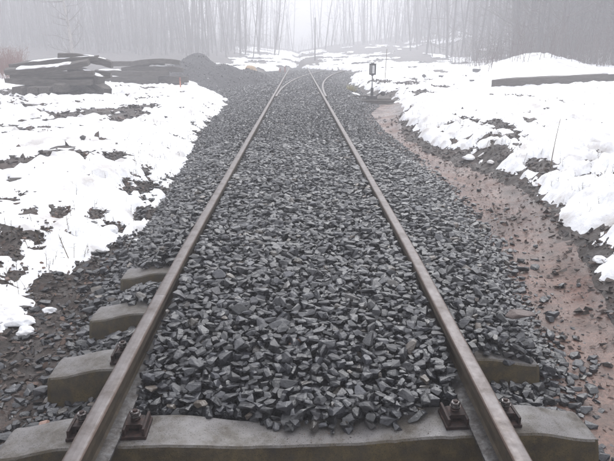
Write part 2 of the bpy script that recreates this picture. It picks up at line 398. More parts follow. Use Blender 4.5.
# ground: one sheet to beyond the haze
gx = np.concatenate([axis(-1.0, -90, .03, 1.022)[:-1], np.linspace(-1.0, 1.2, 12), axis(1.2, 95, .03, 1.022)[1:]])
gy = np.concatenate([np.linspace(-14, 1.2, 12)[:-1], axis(1.2, 140, .03, 1.012)])
tag(sheet('ground', gx, gy, lambda x, y: soil(x, y) - .06 * ss((pathmask(x, y) - .03) / .12) * ((x > 0) & (y > 1.5) & (y < 20.2)), None, M_SOIL), kind='structure')

# path: reddish wet sand
px_ = np.linspace(.8, 4.4, 180); py_ = axis(1.2, 20.5, .016, 1.009)
PX, PY = np.meshgrid(px_, py_)
pm = pathmask(PX, PY)
def pathz(x, y):
    m = pathmask(x, y)
    return soil(x, y) - .012 + .020 * ss(m / .12) - .012 * np.exp(-((x - (ball_R(y) + .34)) / .14) ** 2) * ss(m / .2)
path = tag(sheet('path', None, None, pathz, pm > -.02, M_PATH, X=PX, Y=PY), kind='structure')
_n = len(path.data.vertices); _c = np.empty(_n * 3, np.float32); path.data.vertices.foreach_get('co', _c); _c = _c.reshape(-1, 3)
_a = path.data.attributes.new('bank', 'FLOAT', 'POINT')
_a.data.foreach_set('value', np.clip((_c[:, 0] - ball_R(_c[:, 1]) - .12) / (snow_R(_c[:, 1]) - ball_R(_c[:, 1]) - .12), 0, 1).astype(np.float32) * .85)

# snow on both banks
for side in (-1, 1):
    if side < 0: xs = axis(.25, -60, .022, 1.0105); ys = axis(2.6, 100, .024, 1.0072)
    else: xs = axis(.0, 70, .022, 1.0098); ys = axis(3.0, 100, .024, 1.0072)
    X, Y = np.meshgrid(xs, ys)
    T, S = snow_t(X, Y, side)
    Zs = soil(X, Y) + T
    if side < 0: S = np.where((Y > 33 + 3 * fbm(X, Y, 6, 3, 2)) & (X < -.10 * Y + 3 * fbm(X, Y, 3, 3, 5)), -1, S); S = np.where((Y > 35) & (fbm(X, Y * .5, 1.8, 4, 3) > .05), -1, S); S = np.where((X > -1) & (Y < 40), -1, S)
    else: S = np.where((Y > 54) & (fbm(X, Y * .5, 2.2, 4, 3) > -.22), -1, S); S = np.where((X < 1.7) & (Y < 40), -1, S); S = np.where((Y > 44 + 4 * fbm(X, Y, 5, 3, 2)) & (fbm(X, Y * .5, 2.2, 4, 3) > .12), -1, S)
    V = np.stack([X, Y, Zs], -1)
    o = sheet('snow', None, None, lambda x, y: Zs, S > 0, M_SNOW, X=X, Y=Y)
    tag(o, kind='structure')
def surf(x, y):
    """height of whatever lies on top (snow or soil) at one point"""
    z = float(soil(x, y)); side = -1 if x < 0 else 1
    T, S = snow_t(np.array([x]), np.array([y]), side)
    return z + max(0, float(T[0]) if S[0] > 0 else 0)

# ------------------------------------------------------------------ rock shapes
def rock_variant(rs, npts=14, flat=.6, lo=.78):
    bm = bmesh.new()
    for _ in range(npts):
        p = rs.uniform(-1, 1, 3); q = (np.abs(p) ** 5).sum() ** .2
        p = p / q * rs.uniform(lo, 1.0); p[2] = np.clip(p[2] * 1.25, -1, 1)
        bm.verts.new((p[0], p[1] * .82, p[2] * flat))
    r = bmesh.ops.convex_hull(bm, input=bm.verts[:])
    inner = [v for v in bm.verts if not v.link_faces]
    bmesh.ops.delete(bm, geom=inner, context='VERTS')
    bmesh.ops.triangulate(bm, faces=bm.faces[:])
    bmesh.ops.recalc_face_normals(bm, faces=bm.faces[:])
    bm.verts.index_update()
    V = np.array([v.co[:] for v in bm.verts]); F = np.array([[v.index for v in f.verts] for f in bm.faces]); bm.free()
    return V, F
def rock_detailed(rs, flat=.6):
    """broken stone with nicked edges, about 50 triangles"""
    V, F = rock_variant(rs, 15, flat)
    bm = bmesh.new(); vs = [bm.verts.new(v) for v in V]
    for f in F: bm.faces.new([vs[i] for i in f])
    bmesh.ops.dissolve_limit(bm, angle_limit=.22, verts=bm.verts[:], edges=bm.edges[:])
    bmesh.ops.bevel(bm, geom=bm.edges[:], offset=.04, segments=1, affect='EDGES')
    bmesh.ops.triangulate(bm, faces=bm.faces[:]); bm.verts.index_update()
    V = np.array([v.co[:] for v in bm.verts]); F = np.array([[v.index for v in f.verts] for f in bm.faces]); bm.free()
    return V, F
rs = np.random.RandomState(3)
ROCKS = [rock_variant(rs, 14 + i % 7, .42 + .35 * rs.rand()) for i in range(28)]
ROCKD = [rock_detailed(rs, .42 + .35 * rs.rand()) for i in range(24)]
ROCKS_LO = [rock_variant(rs, 7, .45 + .3 * rs.rand()) for i in range(10)]

def rotmats(rz, ax, ang):
    """rotation about z by rz, then a tilt of ang about the horizontal axis with bearing ax"""
    c, s = np.cos(rz), np.sin(rz); n = len(rz)
    R1 = np.zeros((n, 3, 3)); R1[:, 0, 0] = c; R1[:, 0, 1] = -s; R1[:, 1, 0] = s; R1[:, 1, 1] = c; R1[:, 2, 2] = 1
    kx, ky = np.cos(ax), np.sin(ax); ca, sa = np.cos(ang), np.sin(ang); u = 1 - ca
    R2 = np.zeros((n, 3, 3))
    R2[:, 0, 0] = ca + kx * kx * u; R2[:, 0, 1] = kx * ky * u; R2[:, 0, 2] = ky * sa
    R2[:, 1, 0] = kx * ky * u; R2[:, 1, 1] = ca + ky * ky * u; R2[:, 1, 2] = -kx * sa
    R2[:, 2, 0] = -ky * sa; R2[:, 2, 1] = kx * sa; R2[:, 2, 2] = ca
    return R2 @ R1
def join_rocks(name, variants, P, S, R, material, parent=None, smooth=False):
    """P (n,3) centres, S (n,3) half sizes, R (n,3,3)"""
    n = len(P); vi = np.random.RandomState(9).randint(0, len(variants), n); Vs, Fs, As = [], [], []; off = 0
    tint = np.random.RandomState(4).rand(n)
    for k, (V, F) in enumerate(variants):
        sel = np.where(vi == k)[0]
        if len(sel) == 0: continue
        W = V[None] * S[sel][:, None, :]
        W = np.einsum('nij,nvj->nvi', R[sel], W) + P[sel][:, None, :]
        nv = len(V)
        Fk = F[None] + (np.arange(len(sel)) * nv)[:, None, None] + off
        Vs.append(W.reshape(-1, 3)); Fs.append(Fk.reshape(-1, 3)); As.append(np.repeat(tint[sel], nv)); off += nv * len(sel)
    me = fastmesh(name, np.concatenate(Vs), np.concatenate(Fs), smooth, {'tint': np.concatenate(As)})
    return obj(name, me, material, parent)

# ------------------------------------------------------------------ concrete sleepers
RX = .751
SLEEPERS = [(2.02, .038), (2.60, .040), (3.20, .036), (3.83, .034)]           # near top edge at the middle, skew
def sleeper_top(ax):      # top height over the rail seat along the half length
    ax = np.abs(ax)
    return -.032 * (1 - ss((ax - .18) / .36)) - .040 * ss((ax - .92) / .26)
def sleeper_mesh():
    xs = [-1.2, -1.192, -1.18] + list(np.linspace(-1.15, 1.15, 150)) + [1.18, 1.192, 1.2]
    vs, fs = [], []; jr = np.random.RandomState(2)
    for x in xs:
        e = max(0, abs(x) - 1.175) / .025
        zt = float(sleeper_top(x)) - .012 * e * e; wt = .105 - .014 * e * e - .018 * (1 - float(ss((abs(x) - .15) / .4)))
        wb = .148 - .01 * e; zb = -.20; zn = zt - .045
        ring = [(-wb, zb), (-wt - .017, zt - .05), (-wt - .002, zt - .008), (-wt + .005, zt), (0, zt + .002), (wt - .005, zt), (wt + .002, zt - .008), (wt + .017, zt - .05), (wb, zb)]
        jt = .0035 * fbm(np.array([x]), np.array([0.]), .09, 4, 2)[0]; ch = .006 * max(0, float(fbm(np.array([x]), np.array([3.]), .05, 3, 5)[0]) - .25)
        ring = [(yy + (jt if 0 < k < 4 else 0) * (1 if yy < 0 else -1), zz - (ch * 2 if k in (2, 3) else 0)) for k, (yy, zz) in enumerate(ring)]
        vs += [(x, yy, zz) for yy, zz in ring]
    n = 9
    for i in range(len(xs) - 1):
        for k in range(n - 1): fs.append((i * n + k, (i + 1) * n + k, (i + 1) * n + k + 1, i * n + k + 1))
        fs.append((i * n + n - 1, (i + 1) * n + n - 1, (i + 1) * n, i * n))
    fs.append(tuple(range(n))); fs.append(tuple((len(xs) - 1) * n + k for k in range(n))[::-1])
    me = newmesh('concrete_sleeper', vs, fs, True)
    bm = bmesh.new(); bm.from_mesh(me); bmesh.ops.recalc_face_normals(bm, faces=bm.faces[:]); bm.to_mesh(me); bm.free()
    me.set_sharp_from_angle(angle=math.radians(20)); me.materials.append(M_CONC); return me
sm_ = sleeper_mesh()
sl_labels = ['concrete sleeper nearest the viewer, running across the whole bottom of the picture',
             'second concrete sleeper from the viewer, both ends bare and its middle under dark stones',
             'third concrete sleeper from the viewer, its mossy left end showing beside the left rail',
             'fourth and farthest visible concrete sleeper, a small mossy end beside the left rail']
SL = []
for i, (yf, sk) in enumerate(SLEEPERS):
    ztop = -.168 + float(zoff(yf + .1))
    o = obj('concrete_sleeper', sm_, None, None, (0.018 if i == 0 else 0.0, yf + .1, ztop), (0, 0, sk)); tag(o, sl_labels[i], 'railway sleeper', 'concrete sleepers under the track')
    SL.append((yf + .1, sk, ztop))

# ------------------------------------------------------------------ rails
def head_profile():
    return [(-.0335, -.008), (-.030, -.0025), (-.022, -.0004), (0, .0008), (.022, -.0004), (.030, -.0025), (.0335, -.008)]
def sweep(profile, pts, closed=True):
    """profile: (x, z) across, pts: centre line"""
    pts = [Vector(p) for p in pts]; n = len(profile); vs, fs = [], []
    for i, p in enumerate(pts):
        t = (pts[min(i + 1, len(pts) - 1)] - pts[max(i - 1, 0)]); t.z = 0; t.normalize(); a = Vector((t.y, -t.x, 0))
        vs += [p + a * u + Vector((0, 0, v)) for u, v in profile]
    m = n if closed else n - 1
    for i in range(len(pts) - 1):
        for k in range(m): fs.append((i * n + k, i * n + (k + 1) % n, (i + 1) * n + (k + 1) % n, (i + 1) * n + k))
    if closed: fs.append(tuple(range(n))); fs.append(tuple((len(pts) - 1) * n + k for k in range(n))[::-1])
    return vs, fs
def make_rail(name, label, cat, pts, group='rails of the track'):
    root = thing(name, label, cat, pts[0], 0, group); o = Vector(pts[0]); pts = [Vector(p) - o for p in pts]
    parts = (('running_surface', [(-.0335, -.010), (-.0325, -.0055), (-.028, -.0022), (-.018, -.0005), (0, .0004), (.018, -.0005), (.028, -.0022), (.0325, -.0055), (.0335, -.010)], M_RTOP, True),
             ('head', [(-.0335, -.0101), (.0335, -.0101), (.0345, -.036), (.030, -.040), (.0085, -.051), (-.0085, -.051), (-.030, -.040), (-.0345, -.036)], M_RUST, False),
             ('web', [(-.0075, -.0511), (.0075, -.0511), (.008, -.119), (.016, -.129), (-.016, -.129), (-.008, -.119)], M_RUST, False),
             ('foot', [(-.016, -.1291), (.016, -.1291), (.0625, -.139), (.0625, -.150), (-.0625, -.150), (-.0625, -.139)], M_FOOT, False))
    for nm, pr, m, sm in parts:
        mb = MB(); vs, fs = sweep(pr, pts); mb.add(vs, fs); ob = mb.build(nm, M_RTOP2 if (sm and name == 'switch_rail') else m, root)
    return root
def straight(x, ya, yb): 
    ys = np.concatenate([np.arange(ya, min(yb, 8), .22), np.arange(8, yb, 2.)]) if ya < 8 else np.arange(ya, yb, 2.)
    ys = np.unique(np.concatenate([ys[ys < yb - .05], [ya, yb]]))
    return [(x, float(y), float(zoff(y))) for y in ys]
JL, JR = 3.05, 7.05
make_rail('rail', 'near length of the left rail, its end joint close to the third sleeper', 'rail', straight(-RX, -1.5, JL))
make_rail('rail', 'left rail beyond its joint, running from the third sleeper into the mist', 'rail', straight(-RX, JL + .002, 54))
make_rail('rail', 'near length of the right rail, from the bottom edge to a joint halfway along', 'rail', straight(RX, -1.5, JR))
make_rail('rail', 'right rail beyond its joint, passing the small signal into the mist', 'rail', straight(RX, JR + .003, 54))
def div_pts(x0, R=140, y0=18.2, n=25):
    pts = []
    for k in range(n):
        s = k * 1.1; a = s / R
        pts.append((x0 + R * (1 - math.cos(a)), y0 + R * math.sin(a), .001))
    return pts
make_rail('switch_rail', 'curved rail leaving the left rail and crossing towards the right in the mist', 'switch rail', div_pts(-RX + .085), 'switch rails of the turnout')
make_rail('switch_rail', 'curved rail leaving the right rail outwards, left of the small signal', 'switch rail', div_pts(RX + .075), 'switch rails of the turnout')
for sx, lb in ((-1, 'small pale point lock on the inside of the left rail at the switch'), (1, 'small pale point lock on the inside of the right rail at the switch')):
    pl = thing('point_lock', lb, 'point lock', (sx * (RX - .13), 19.5, -.08), 0, 'point locks at the switch')
    mb = MB(); mb.box((0, 0, .03), (.09, .16, .06), 0, .01); mb.build('housing', M_NUT, pl)
    mb = MB(); mb.box((-sx * -.02, 0, .075), (.05, .34, .03), 0, .008); mb.build('cover_plate', M_RTOP, pl)

# ------------------------------------------------------------------ rail fastenings (ribbed plate, clamp, bolt with spring washer and nut)
def hexprism(mb, c, r, h, rot=0, z0=0):
    vs = [(c[0] + r * math.cos(rot + k * PI / 3), c[1] + r * math.sin(rot + k * PI / 3), z0 + zz) for zz in (0, h * .85) for k in range(6)]
    vs += [(c[0] + r * .82 * math.cos(rot + k * PI / 3), c[1] + r * .82 * math.sin(rot + k * PI / 3), z0 + h) for k in range(6)]
    fs = [tuple(range(6))[::-1], tuple(range(12, 18))]
    for b in (0, 6):
        for k in range(6): fs.append((b + k, b + (k + 1) % 6, b + 6 + (k + 1) % 6, b + 6 + k))
    mb.add(vs, fs)
fasten = {}
def fastening(x, y, z, sk, label):
    root = thing('rail_fastening', label, 'rail fastening', (x, y, z), sk, 'rusty rail fastenings'); root.scale = (.93, .93, .84)
    if 'plate' not in fasten:
        mb = MB(); mb.box((0, 0, .0085), (.335, .145, .017), 0, .003)
        fasten['plate'] = mb.mesh('base_plate')
        mb = MB(); mb.box((0, 0, .036), (.012, .138, .038), 0, .003)
        fasten['rib'] = mb.mesh('rib')
        mb = MB()   # clamp: bridge from rail foot to plate
        pr = [(-.046, .020), (-.046, .046), (-.036, .056), (.030, .056), (.040, .048), (.040, .017), (.022, .017), (.020, .036), (-.020, .036), (-.024, .024)]
        vs = [(u, s * .036, v) for s in (-1, 1) for u, v in pr]; n = len(pr)
        mb.add(vs, [tuple(range(n))[::-1], tuple(range(n, 2 * n))] + [(k, (k + 1) % n, n + (k + 1) % n, n + k) for k in range(n)])
        fasten['clamp'] = mb.mesh('clamp')
        mb = MB()   # spring washer: three open turns
        pts = [(.0165 * math.cos(a), .0165 * math.sin(a), .060 + .0105 * a / (2 * PI)) for a in np.linspace(0, 2 * PI * 1.7, 24)]
        mb.tube(pts, .0048, 6); fasten['spring_washer'] = mb.mesh('spring_washer')
        mb = MB(); mb.tube([(0, 0, .02), (0, 0, .112)], .0105, 10); fasten['bolt'] = mb.mesh('bolt')
        mb = MB(); mb.tube([(0, 0, .080), (0, 0, .0835)], .0235, 14); hexprism(mb, (0, 0), .0215, .021, .3, .0836); fasten['nut'] = mb.mesh('nut')
    obj('base_plate', fasten['plate'], M_FAST, root)
    for s in (-1, 1):
        for u in (.0735, .155):
            obj('rib', fasten['rib'], M_FAST, root, (s * u, 0, 0))
        obj('clamp', fasten['clamp'], M_FAST, root, (s * .110, 0, 0), (0, 0, 0 if s > 0 else PI))
        b = obj('bolt', fasten['bolt'], M_FAST, root, (s * .112, 0, 0), (0, 0, random.uniform(0, 1)))
        obj('spring_washer', fasten['spring_washer'], M_FAST, b); obj('nut', fasten['nut'], M_NUT, b)
fl = {(0, -1): 'rusty bolted fastening holding the left rail on the nearest sleeper', (0, 1): 'rusty bolted fastening holding the right rail on the nearest sleeper',
      (1, -1): 'rusty fastening holding the left rail on the second sleeper, half hidden by stones', (1, 1): 'rusty fastening holding the right rail on the second sleeper, buried in stones'}
for i in (0, 1):
    yc, sk, zt = SL[i]
    for s in ((-1, 1) if i == 0 else (-1,)):
        fastening(s * RX, yc + s * RX * sk + (.0 if i == 0 else 0), zt + .001, sk, fl[(i, s)])

# ------------------------------------------------------------------ ballast
G = .01; bx0, by0, nxg, nyg = -1.75, 1.35, 405, 800          # fine height field, 1 cm cells, to y = 9.35
XX, YY = np.meshgrid(bx0 + np.arange(nxg) * G, by0 + np.arange(nyg) * G)
def gauge_z(y):      # how high the stones lie between the rails
    return np.interp(y, [1.4, 2.10, 2.22, 2.40, 2.7, 2.9, 4, 60], [-.33, -.245, -.165, -.115, -.068, -.055, -.05, -.055])
def ballast_target(x, y):
    eL, eR = ball_L(y), ball_R(y); zo = zoff(y)
    g = gauge_z(y) - .10 * (y < 1.98) + .018 * fbm(x, y, .5, 2, 6) + .075 * np.exp(-((x - .22) / .36) ** 4 - ((y - 2.16) / .10) ** 2)
    # left shoulder: dug out between the sleepers near the viewer
    ls = np.interp(y, [1.4, 2.1, 2.7, 2.8, 2.95, 3.05, 3.19, 3.28, 3.45, 3.58, 3.66, 3.83, 3.92, 4.3, 5, 9], [-.36, -.33, -.31, -.24, -.20, -.27, -.255, -.155, -.145, -.18, -.24, -.235, -.135, -.11, -.10, -.10])
    rsd = np.interp(y, [1.4, 2.1, 2.25, 2.60, 2.67, 2.74, 3.3, 9], [-.36, -.34, -.30, -.29, -.155, -.125, -.085, -.07])
    tl = ss(1.35 * (x - (eL)) / np.maximum(-.80 - eL, .15)); tr = ss(1.5 * (eR - x) / np.maximum(eR - .90, .15))
    zl = -.335 * (1 - tl) + ls * tl; zr = -.345 * (1 - tr) + rsd * tr
    z = np.where(np.abs(x) < RX - .05, g, np.where(x < 0, zl, zr))
    b = ss((np.abs(x) - (RX - .06)) / .12)
    z = g * (1 - b) + np.where(x < 0, zl, zr) * b
    return z + zo
TG = ballast_target(XX, YY)
inb = (XX > ball_L(YY)) & (XX < ball_R(YY))
SO = soil(XX, YY)
H = np.maximum(SO, TG - .085)
H = np.where(inb, H, SO)
for (yc, sk, zt) in SL:
    yr = YY - (yc + XX * sk); m = (np.abs(yr) < .125) & (np.abs(XX) < 1.2)
    H = np.where(m, np.maximum(H, zt + sleeper_top(XX)), H)
railm = np.abs(np.abs(XX) - RX)
zr_ = zoff(YY)
H = np.where(railm < .065, np.maximum(H, zr_ - .14), H)
HR = railm < .036
H = np.where(HR, zr_ + .0, H)
for (yc, sk, zt) in SL[:1]:
    m = (np.abs(YY - (yc + XX * sk)) < .085) & (railm < .18) & (railm > .05)
    H = np.where(m, np.maximum(H, zt + .07), H)
H0 = H.copy()
# ballast bed surface under the loose stones
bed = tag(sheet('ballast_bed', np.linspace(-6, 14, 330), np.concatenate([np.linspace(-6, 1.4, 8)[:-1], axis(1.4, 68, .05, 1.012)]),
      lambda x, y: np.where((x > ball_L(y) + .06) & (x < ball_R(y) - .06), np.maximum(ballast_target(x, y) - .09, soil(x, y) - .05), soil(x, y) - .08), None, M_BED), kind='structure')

rs = np.random.RandomState(21)
def deposit(N, y0, y1, over=.003, smin=.6, smax=1.5, edge_prob=True):
    out = []
    ys = y0 + (y1 - y0) * rs.rand(N) ** 1.15; us = rs.rand(N)
    for k in range(N):
        y = ys[k]; eL = float(ball_L(y)); eR = float(ball_R(y))
        x = eL - .25 + (eR - eL + .5) * us[k]
        if x < eL: 
            if rs.rand() > math.exp(-(eL - x) / .05) * .5: continue
        if x > eR:
            if rs.rand() > math.exp(-(x - eR) / .04) * .35: continue
        sc = np.clip(np.exp(rs.normal(-.02, .33)), .56, 1.75)
        a = .0242 * sc; b = a * (.62 + .3 * rs.rand()); c = a * (.42 + .33 * rs.rand())
        r = (a + b) / 2; ir = max(2, int(r / G + .5))
        ix = int((x - bx0) / G); iy = int((y - by0) / G)
        if ix - ir < 1 or iy - ir < 1 or ix + ir + 2 > nxg or iy + ir + 2 > nyg: continue
        slc = (slice(iy - ir, iy + ir + 1), slice(ix - ir, ix + ir + 1))
        if HR[slc].any(): continue
        P = H[slc]; tgt = TG[iy, ix] if eL < x < eR else SO[iy, ix] + .004
        mn = P.mean(); hi = P.max()
        if mn > tgt + over or hi > max(tgt, mn) + .045: continue
        zc = .6 * mn + .4 * hi + c * .45
        gy_, gx_ = (P[-1].mean() - P[0].mean()) / (2 * ir * G), (P[:, -1].mean() - P[:, 0].mean()) / (2 * ir * G)
        dy, dx = np.mgrid[-ir:ir + 1, -ir:ir + 1] * G
        q = 1 - (dx * dx + dy * dy) / (r * r)
        top = zc + c * .85 * np.sqrt(np.clip(q, 0, 1))
        H[slc] = np.where(q > 0, np.maximum(P, top), P)
        tilt = min(abs(rs.normal(0, .30)), 1.0)
        out.append((x, y, zc, a, b, c, rs.rand() * 6.283, rs.rand() * 6.283, tilt, gx_, gy_, zc + c * .85))
    return out
st = deposit(150000, 1.42, 9.25)
st = np.array(st)
# which of them show largest
F_ = cam.matrix_basis
mw = Euler(cam.rotation_euler).to_matrix(); mw = np.array(mw)
def project(P):
    q = (P - np.array([0, 0, CAM_H])) @ mw
    return 307 + 600 * q[:, 0] / -q[:, 2], 230.5 - 600 * q[:, 1] / -q[:, 2], -q[:, 2]
u, v, Z = project(st[:, :3])
ix = ((st[:, 0] - bx0) / G).astype(int); iy = ((st[:, 1] - by0) / G).astype(int)
vis = (u > 3) & (u < 611) & (v < 458) & (H[iy, ix] < st[:, 11] + .004)
score = np.where(vis, st[:, 3] / Z, 0)
order = np.argsort(-score); big = order[:300]; rest = order[300:]
R = rotmats(st[:, 6], st[:, 7], st[:, 8])
# lean with the slope under them
def slopemat(gx, gy):
    ang = np.arctan(np.hypot(gx, gy)) * .7; ax = np.arctan2(gx, -gy) 
    return rotmats(np.zeros(len(gx)), np.arctan2(-gx, gy) * 0 + np.arctan2(gx, -gy) + PI, ang) * 1.0
P = st[:, :3]; S3 = st[:, 3:6] * 1.12
join_rocks('ballast_stone', ROCKS, P[rest], S3[rest], R[rest], M_STONE, bed)['kind'] = 'stuff'
rock_me = []
for V, F in ROCKD:
    me = fastmesh('ballast_stone', V, F); me.materials.append(M_STONE); rock_me.append(me)
def place_rock(name, p, s, Rm, parent=None, me=None):
    o = bpy.data.objects.new(name, me or random.choice(rock_me)); C.objects.link(o)
    M = Matrix.Translation(Vector(p)) @ Matrix([list(r) for r in Rm]).to_4x4() @ Matrix.Diagonal((*s, 1))
    o.matrix_basis = M
    if parent: o.parent = parent
    return o
for k in big: place_rock('ballast_stone', P[k], S3[k], R[k], bed)

# farther ballast
def far_ballast(y0, y1, n, size, seed, variants):
    r = np.random.RandomState(seed)
    y = y0 + (y1 - y0) * r.rand(n); eL, eR = ball_L(y), ball_R(y)
    x = eL - .15 + (eR - eL + .3) * r.rand(n)
    z = ballast_target(x, y); ins = (x > eL) & (x < eR); z = np.where(ins, np.maximum(z - .012 + .02 * r.rand(n), soil(x, y)), soil(x, y) + .01)
    a = size * np.clip(np.exp(r.normal(0, .3, n)), .6, 1.7)
    ok = (np.abs(np.abs(x) - RX) > .036 + a * .9)
    dv = (y - 18.2).clip(0, 99) ** 2 / 280
    ok &= (y < 20) | ((np.abs(x - dv + RX) > .07) & (np.abs(x - dv - RX) > .07))
    Pp = np.stack([x, y, z], -1)[ok]; n = len(Pp); a = a[ok]
    S = np.stack([a, a * (.6 + .3 * r.rand(n)), a * (.45 + .3 * r.rand(n))], -1)
    return join_rocks('ballast_stone', variants, Pp, S, rotmats(r.rand(n) * 6.28, r.rand(n) * 6.28, np.abs(r.normal(0, .5, n))), M_STONE, bed)
far_ballast(9.15, 20, 38000, .029, 31, ROCKS_LO)['kind'] = 'stuff'
far_ballast(20, 46, 30000, .040, 32, ROCKS_LO)['kind'] = 'stuff'

# ------------------------------------------------------------------ loose stones on the path and the soil
rsm = np.random.RandomState(77)
PS = [(1.703, 4.257, .05), (1.86, 3.927, .038), (1.633, 3.677, .026), (1.601, 3.453, .05), (1.56, 3.40, .04), (1.543, 3.151, .030), (1.927, 4.211, .02),
      (1.545, 4.194, .035), (1.61, 2.914, .035), (1.66, 2.85, .03), (1.56, 2.80, .028), (1.40, 2.20, .042), (1.316, 2.408, .018), (1.478, 2.703, .012), (1.404, 2.745, .026),
      (1.321, 2.449, .02), (2.028, 4.849, .025), (2.042, 4.413, .022), (1.954, 3.869, .025), (1.76, 4.45, .035), (1.882, 6.403, .03), (2.168, 7.008, .03),
      (1.99, 5.6, .03), (1.35, 2.62, .03), (1.45, 2.95, .02), (1.7, 3.75, .02), (2.1, 5.3, .03), (2.2, 6.1, .035), (1.85, 4.9, .03), (1.9, 9.5, .04), (2.0, 8.5, .04)]
def stone_on(name, x, y, a, parent, me=None, flat=.55, lift=.35):
    z = max(float(soil(x, y)), float(pathz(np.array([x]), np.array([y]))[0]) if x > 0 else -9)
    Rm = rotmats(np.array([rsm.rand() * 6.28]), np.array([rsm.rand() * 6.28]), np.array([abs(rsm.normal(0, .2))]))[0]
    return place_rock(name, (x, y, z + a * lift), (a, a * .8, a * flat * 1.3), Rm, parent, me)
for (x, y, a) in PS: stone_on('stone', x, y, a, path)
M_BROWNROCK = make_stone_mat('brown_rock', [(0, (.10, .078, .072)), (1, (.13, .10, .092))], .5, .6, 14)
V, F = rock_detailed(np.random.RandomState(8), .5)
me = fastmesh('rock', V, F); me.materials.append(M_BROWNROCK)
o = place_rock('rock', (1.17, 2.86, -.075), (.085, .06, .06), rotmats(np.array([-.45]), np.array([.3]), np.array([.25]))[0], None, me)
tag(o, 'large brownish wedge shaped rock lying on the dark ballast right of the right rail', 'rock')
V, F = rock_detailed(np.random.RandomState(19), .45)
M_PINK = make_stone_mat('pinkish_rock', [(0, (.24, .15, .12)), (1, (.27, .17, .14))], .5, .6, 20)
me = fastmesh('rock', V, F); me.materials.append(M_PINK)
iy_, ix_ = int((2.69 - by0) / G), int((-.01 - bx0) / G)
tag(place_rock('rock', (-.01, 2.66, float(H[iy_, ix_]) + .010), (.040, .020, .02), rotmats(np.array([.35]), np.array([0.]), np.array([.15]))[0], None, me),
    'small pinkish stone among the dark ballast between the rails', 'rock')
me = fastmesh('rock', *rock_detailed(np.random.RandomState(23), .5)); me.materials.append(M_PINK)
for (x, y, a, lb) in ((-.93, 2.31, .035, 'orange-pink stone in the gap behind the nearest sleeper, left of the left rail'),
                      (-1.13, 2.32, .035, 'orange-pink stone just off the left end of the nearest sleeper'),
                      ):
    tag(place_rock('rock', (x, y, float(soil(x, y)) + .05), (a, a * .8, a * .6), rotmats(np.array([a * 40]), np.array([1.]), np.array([.2]))[0], None, me), lb, 'rock')

def scatter(name, n, xf, y0, y1, a0, a1, material, parent, seed, variants=ROCKS_LO, zf=soil, dens=1.3, cond=None, sink=.2):
    r = np.random.RandomState(seed); y = y0 + (y1 - y0) * r.rand(n) ** dens
    lo, hi = xf(y); x = lo + (hi - lo) * r.rand(n)
    a = a0 + (a1 - a0) * r.rand(n) ** 2.5; z = zf(x, y) + a * sink
    ok = np.ones(n, bool) if cond is None else cond(x, y)
    x, y, z, a = x[ok], y[ok], z[ok], a[ok]; n = len(x)
    S = np.stack([a, a * (.6 + .3 * r.rand(n)), a * (.4 + .3 * r.rand(n))], -1)
    o = join_rocks(name, variants, np.stack([x, y, z], -1), S, rotmats(r.rand(n) * 6.28, r.rand(n) * 6.28, np.abs(r.normal(0, .4, n))), material, parent)
    o['kind'] = 'stuff'; return o
pc = lambda x, y: pathmask(x, y) > .02
scatter('pebble', 4200, lambda y: (ball_R(y) - .05, snow_R(y) + .1), 1.6, 10, .002, .015, M_REDST, path, 41, zf=pathz, cond=pc)
scatter('pebble', 350, lambda y: (ball_R(y) - .05, ball_R(y) + .25), 1.6, 12, .008, .030, M_STONE, path, 42, zf=pathz, cond=pc)
bare = lambda side: (lambda x, y: snow_t(x, y, side)[1] < .03)
ground = bpy.data.objects['ground']
scatter('clod', 15000, lambda y: (snow_L(y) - 1.2, ball_L(y) + .12), 1.5, 10, .006, .036, M_SOILST, ground, 43, cond=bare(-1))
scatter('clod', 600, lambda y: (ball_L(y) - .45, ball_L(y) + .05), 1.5, 12, .015, .045, M_STONE, ground, 47, cond=bare(-1), variants=ROCKS)
scatter('clod', 12000, lambda y: (snow_R(y) - .75, snow_R(y) + 1.8), 2.5, 16, .008, .050, M_SOILST, ground, 44, cond=lambda x, y: bare(1)(x, y) & ((pathmask(x, y) < .1) | ((x * 977.1 + y * 391.7) % 1 < .12)))
scatter('clod', 9000, lambda y: (-9 + 0 * y, snow_L(y)), 5, 24, .02, .09, M_SOILST, ground, 45, cond=bare(-1), dens=1)
scatter('clod', 6000, lambda y: (snow_R(y), 9 + 0 * y), 12, 30, .02, .09, M_SOILST, ground, 46, cond=bare(1), dens=1)

yc0, sk0, zt0 = SL[0]
_xs = rsm.uniform(-1.15, 1.15, 900); _ys = yc0 + _xs * sk0 + rsm.uniform(-.09, .095, 900); _k = (rsm.rand(900) < .12 + .88 * ((_xs > -.1) & (_xs < .62))) & (railm.min() < 1) & (np.abs(np.abs(_xs) - RX) > .2)
_a = .0015 + .004 * rsm.rand(900) ** 4; _P = np.stack([_xs, _ys, zt0 + sleeper_top(_xs) + _a * .3 + .001], -1)[_k]; _a = _a[_k]; _n = len(_a)
_o = join_rocks('grit', ROCKS_LO, _P, np.stack([_a, _a * .8, _a * .6], -1), rotmats(rsm.rand(_n) * 6, rsm.rand(_n) * 6, rsm.rand(_n)), M_REDST, bed); _o['kind'] = 'stuff'

